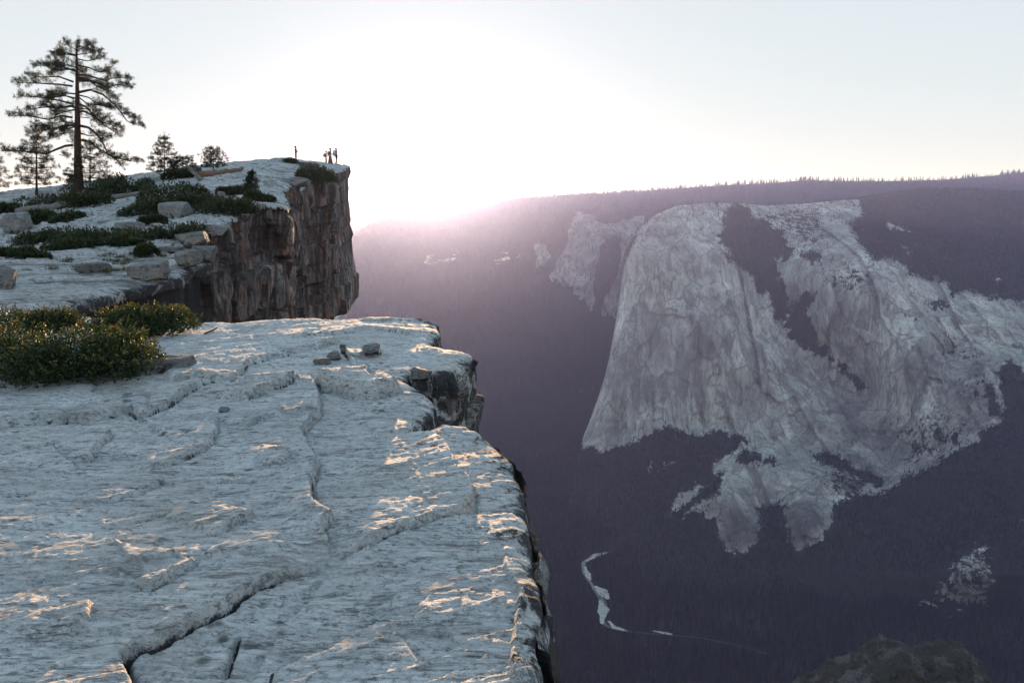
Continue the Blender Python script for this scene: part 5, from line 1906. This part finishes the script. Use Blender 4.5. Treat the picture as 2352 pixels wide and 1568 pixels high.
CROSSED = [((-0.27, 0.10, 1.14), (0.02, 0.24, 1.16)), ((0.27, 0.10, 1.14), (-0.02, 0.25, 1.12))]
DOWN = [((-0.26, -0.04, 1.14), (-0.25, 0.06, 0.90)), ((0.26, -0.04, 1.14), (0.25, 0.06, 0.90))]
FORWARD = [((-0.25, 0.05, 1.16), (-0.17, 0.27, 1.10)), ((0.25, 0.05, 1.16), (0.16, 0.28, 1.12))]
APART = [((-0.13, 0.01, 0.48), (-0.15, -0.02, 0.08)), ((0.13, 0.01, 0.48), (0.16, -0.02, 0.08))]
STAND = [((-0.10, 0.02, 0.48), (-0.11, -0.02, 0.08)), ((0.10, 0.02, 0.48), (0.11, -0.02, 0.08))]
STRIDE = [((-0.10, 0.10, 0.49), (-0.10, 0.06, 0.08)), ((0.10, 0.0, 0.48), (0.10, -0.20, 0.10))]

grey = flat('grey_cloth', (0.22, 0.20, 0.19)); dark = flat('dark_cloth', (0.05, 0.045, 0.05)); khaki = flat('khaki_cloth', (0.26, 0.22, 0.15))
brown = flat('brown_cloth', (0.16, 0.09, 0.06)); white = flat('pale_cloth', (0.55, 0.53, 0.52)); shoe = flat('shoe', (0.04, 0.035, 0.03)); rust = flat('rust_cloth', (0.24, 0.11, 0.06))


def stand_at(px, py, D):
    p = at(px, py, D)
    p[2] = float(hz_top(p[:1], p[1:2])[0])
    return p


def person_at(label, px, head_y, foot_y, D, *a, **k):
    f = stand_at(px, foot_y, D)
    hgt = (foot_y - head_y) / FPX * D * 1.08
    return person(label, f + np.array([0, 0, -0.01]), hgt, *a, **k)


person_at('person in shorts with folded arms standing alone on the slab', 680, 338, 372, 98, R(60), {'arms': CROSSED, 'legs': APART, 'hem': 0.52}, (brown, khaki, shoe))
person_at('shorter person with a backpack at the far end of the group', 749, 349, 379.5, 102.5, R(75), {'arms': FORWARD, 'legs': STRIDE, 'hem': 0.30, 'lean': 0.05}, (brown, rust, shoe), pack=(rust, 0.30, 0.46, 0.20))
person_at('person in a pale head covering and long skirt in the group', 759, 345.5, 380, 102.5, R(70), {'arms': FORWARD, 'legs': STAND, 'hem': 0.12, 'lean': 0.03}, (rust, brown, shoe), pack=(brown, 0.30, 0.44, 0.18), cover=white, long_coat=True)
person_at('person with a pale bulky pack nearest the cliff edge', 773, 344.5, 380, 102.5, R(55), {'arms': DOWN, 'legs': STRIDE, 'hem': 0.55}, (rust, dark, shoe), pack=(white, 0.40, 0.60, 0.22))

# ---- dark wooded outcrop low in the valley wall
OX = [1840, 1890, 1960, 2030, 2060, 2085, 2110, 2150, 2190, 2215, 2235, 2280, 2296, 2310]
OY = [1650, 1605, 1562, 1534, 1512, 1500, 1506, 1528, 1514, 1505, 1508, 1540, 1590, 1670]
pxs = np.linspace(1850, 2306, 150); t = np.linspace(-0.5, 1, 90)
PXg, T_ = np.meshgrid(pxs, t, indexing='ij')
yt = np.interp(PXg, OX, OY)
PYg = yt + np.maximum(T_, 0) * (1760 - yt)
Dg = 640 - 130 * np.maximum(T_, 0) ** 0.8
Pq = at(PXg, PYg, Dg)
Pq[..., 1] += np.maximum(-T_, 0) * 120
Pq[..., 2] -= np.maximum(-T_, 0) ** 1.5 * 90
Pq[..., 2] += 9.0 * fbm(Pq / 22, 5, 0.6) * sstep(0, 0.15, np.abs(T_)) + 3.0 * fbm(Pq / 12, 4, 0.6)
Pq[..., 1] += 9.0 * ridged(Pq / 16, 4)
vg = np.clip(0.62 + 0.9 * fbm(Pq / np.array([22, 22, 10]), 4), 0, 1)
Fq = grid_faces(*PXg.shape)[:, ::-1]


def m_outcrop():
    m = Mat('outcrop_rock', 0.9, 0.15)
    n = m.noise(m.coord(), 0.35, 6, 0.65)
    c = m.ramp(n, [(0.3, (0.02, 0.02, 0.02)), (0.7, (0.10, 0.097, 0.097))])
    e = m.noise(m.coord(), 0.25, 6, 0.7)
    f = m.ramp(m.math('ADD', m.attr('veg'), m.math('MULTIPLY', m.math('SUBTRACT', e, 0.5), 1.2)), [(0.42, 0.0), (0.52, 1.0)])
    m.color(m.mix(f, c, (0.016, 0.02, 0.014)))
    m.bump(n, 1.0, 1.0)
    return m.m


OUT = add('rock_outcrop', mesh_np('rock_outcrop', Pq.reshape(-1, 3), Fq, m_outcrop(), attrs={'veg': vg.ravel()}), kind='structure', label='dark brush covered rock outcrop below in the corner', cat='outcrop')
# small conifers on it
rg = np.random.default_rng(9)
proto = None
cand = np.argwhere((vg > 0.5) & (T_ > -0.02) & (T_ < 0.5))
for k, (i, j) in enumerate(cand[rg.permutation(len(cand))[:44]]):
    p = Pq[i, j]
    if proto is None:
        L = []
        for a in range(7):
            for b in range(5):
                az = 2 * math.pi * (b + 0.5 * (a % 2)) / 5
                h_ = 0.12 + 0.8 * a / 7
                l_ = 1.0 * (1 - h_) + 0.15
                L.append([(0, 0, 5 * h_), (math.cos(az) * l_ * 0.5, math.sin(az) * l_ * 0.5, 5 * h_), (math.cos(az) * l_, math.sin(az) * l_, 5 * h_ - 0.1)])
        proto = pine('small dark conifer on the brush covered outcrop', p, 5.0, 0.10, L, 71, 'conifers on the outcrop', K=8, ln=0.4, wd=0.08, twig=(0.2, 0.5), per_m=4, name='small_conifer', each_limb=False)
    else:
        c = proto.copy(); COL.objects.link(c)
        for ch_ in proto.children:
            d_ = ch_.copy(); COL.objects.link(d_); d_.parent = c
        c.location = p - np.array([0, 0, 0.2])
        s_ = rg.uniform(0.5, 1.6)
        c.scale = (s_ * rg.uniform(0.8, 1.3), s_, s_)
        c.rotation_euler = (0, 0, rg.uniform(0, 6.28))
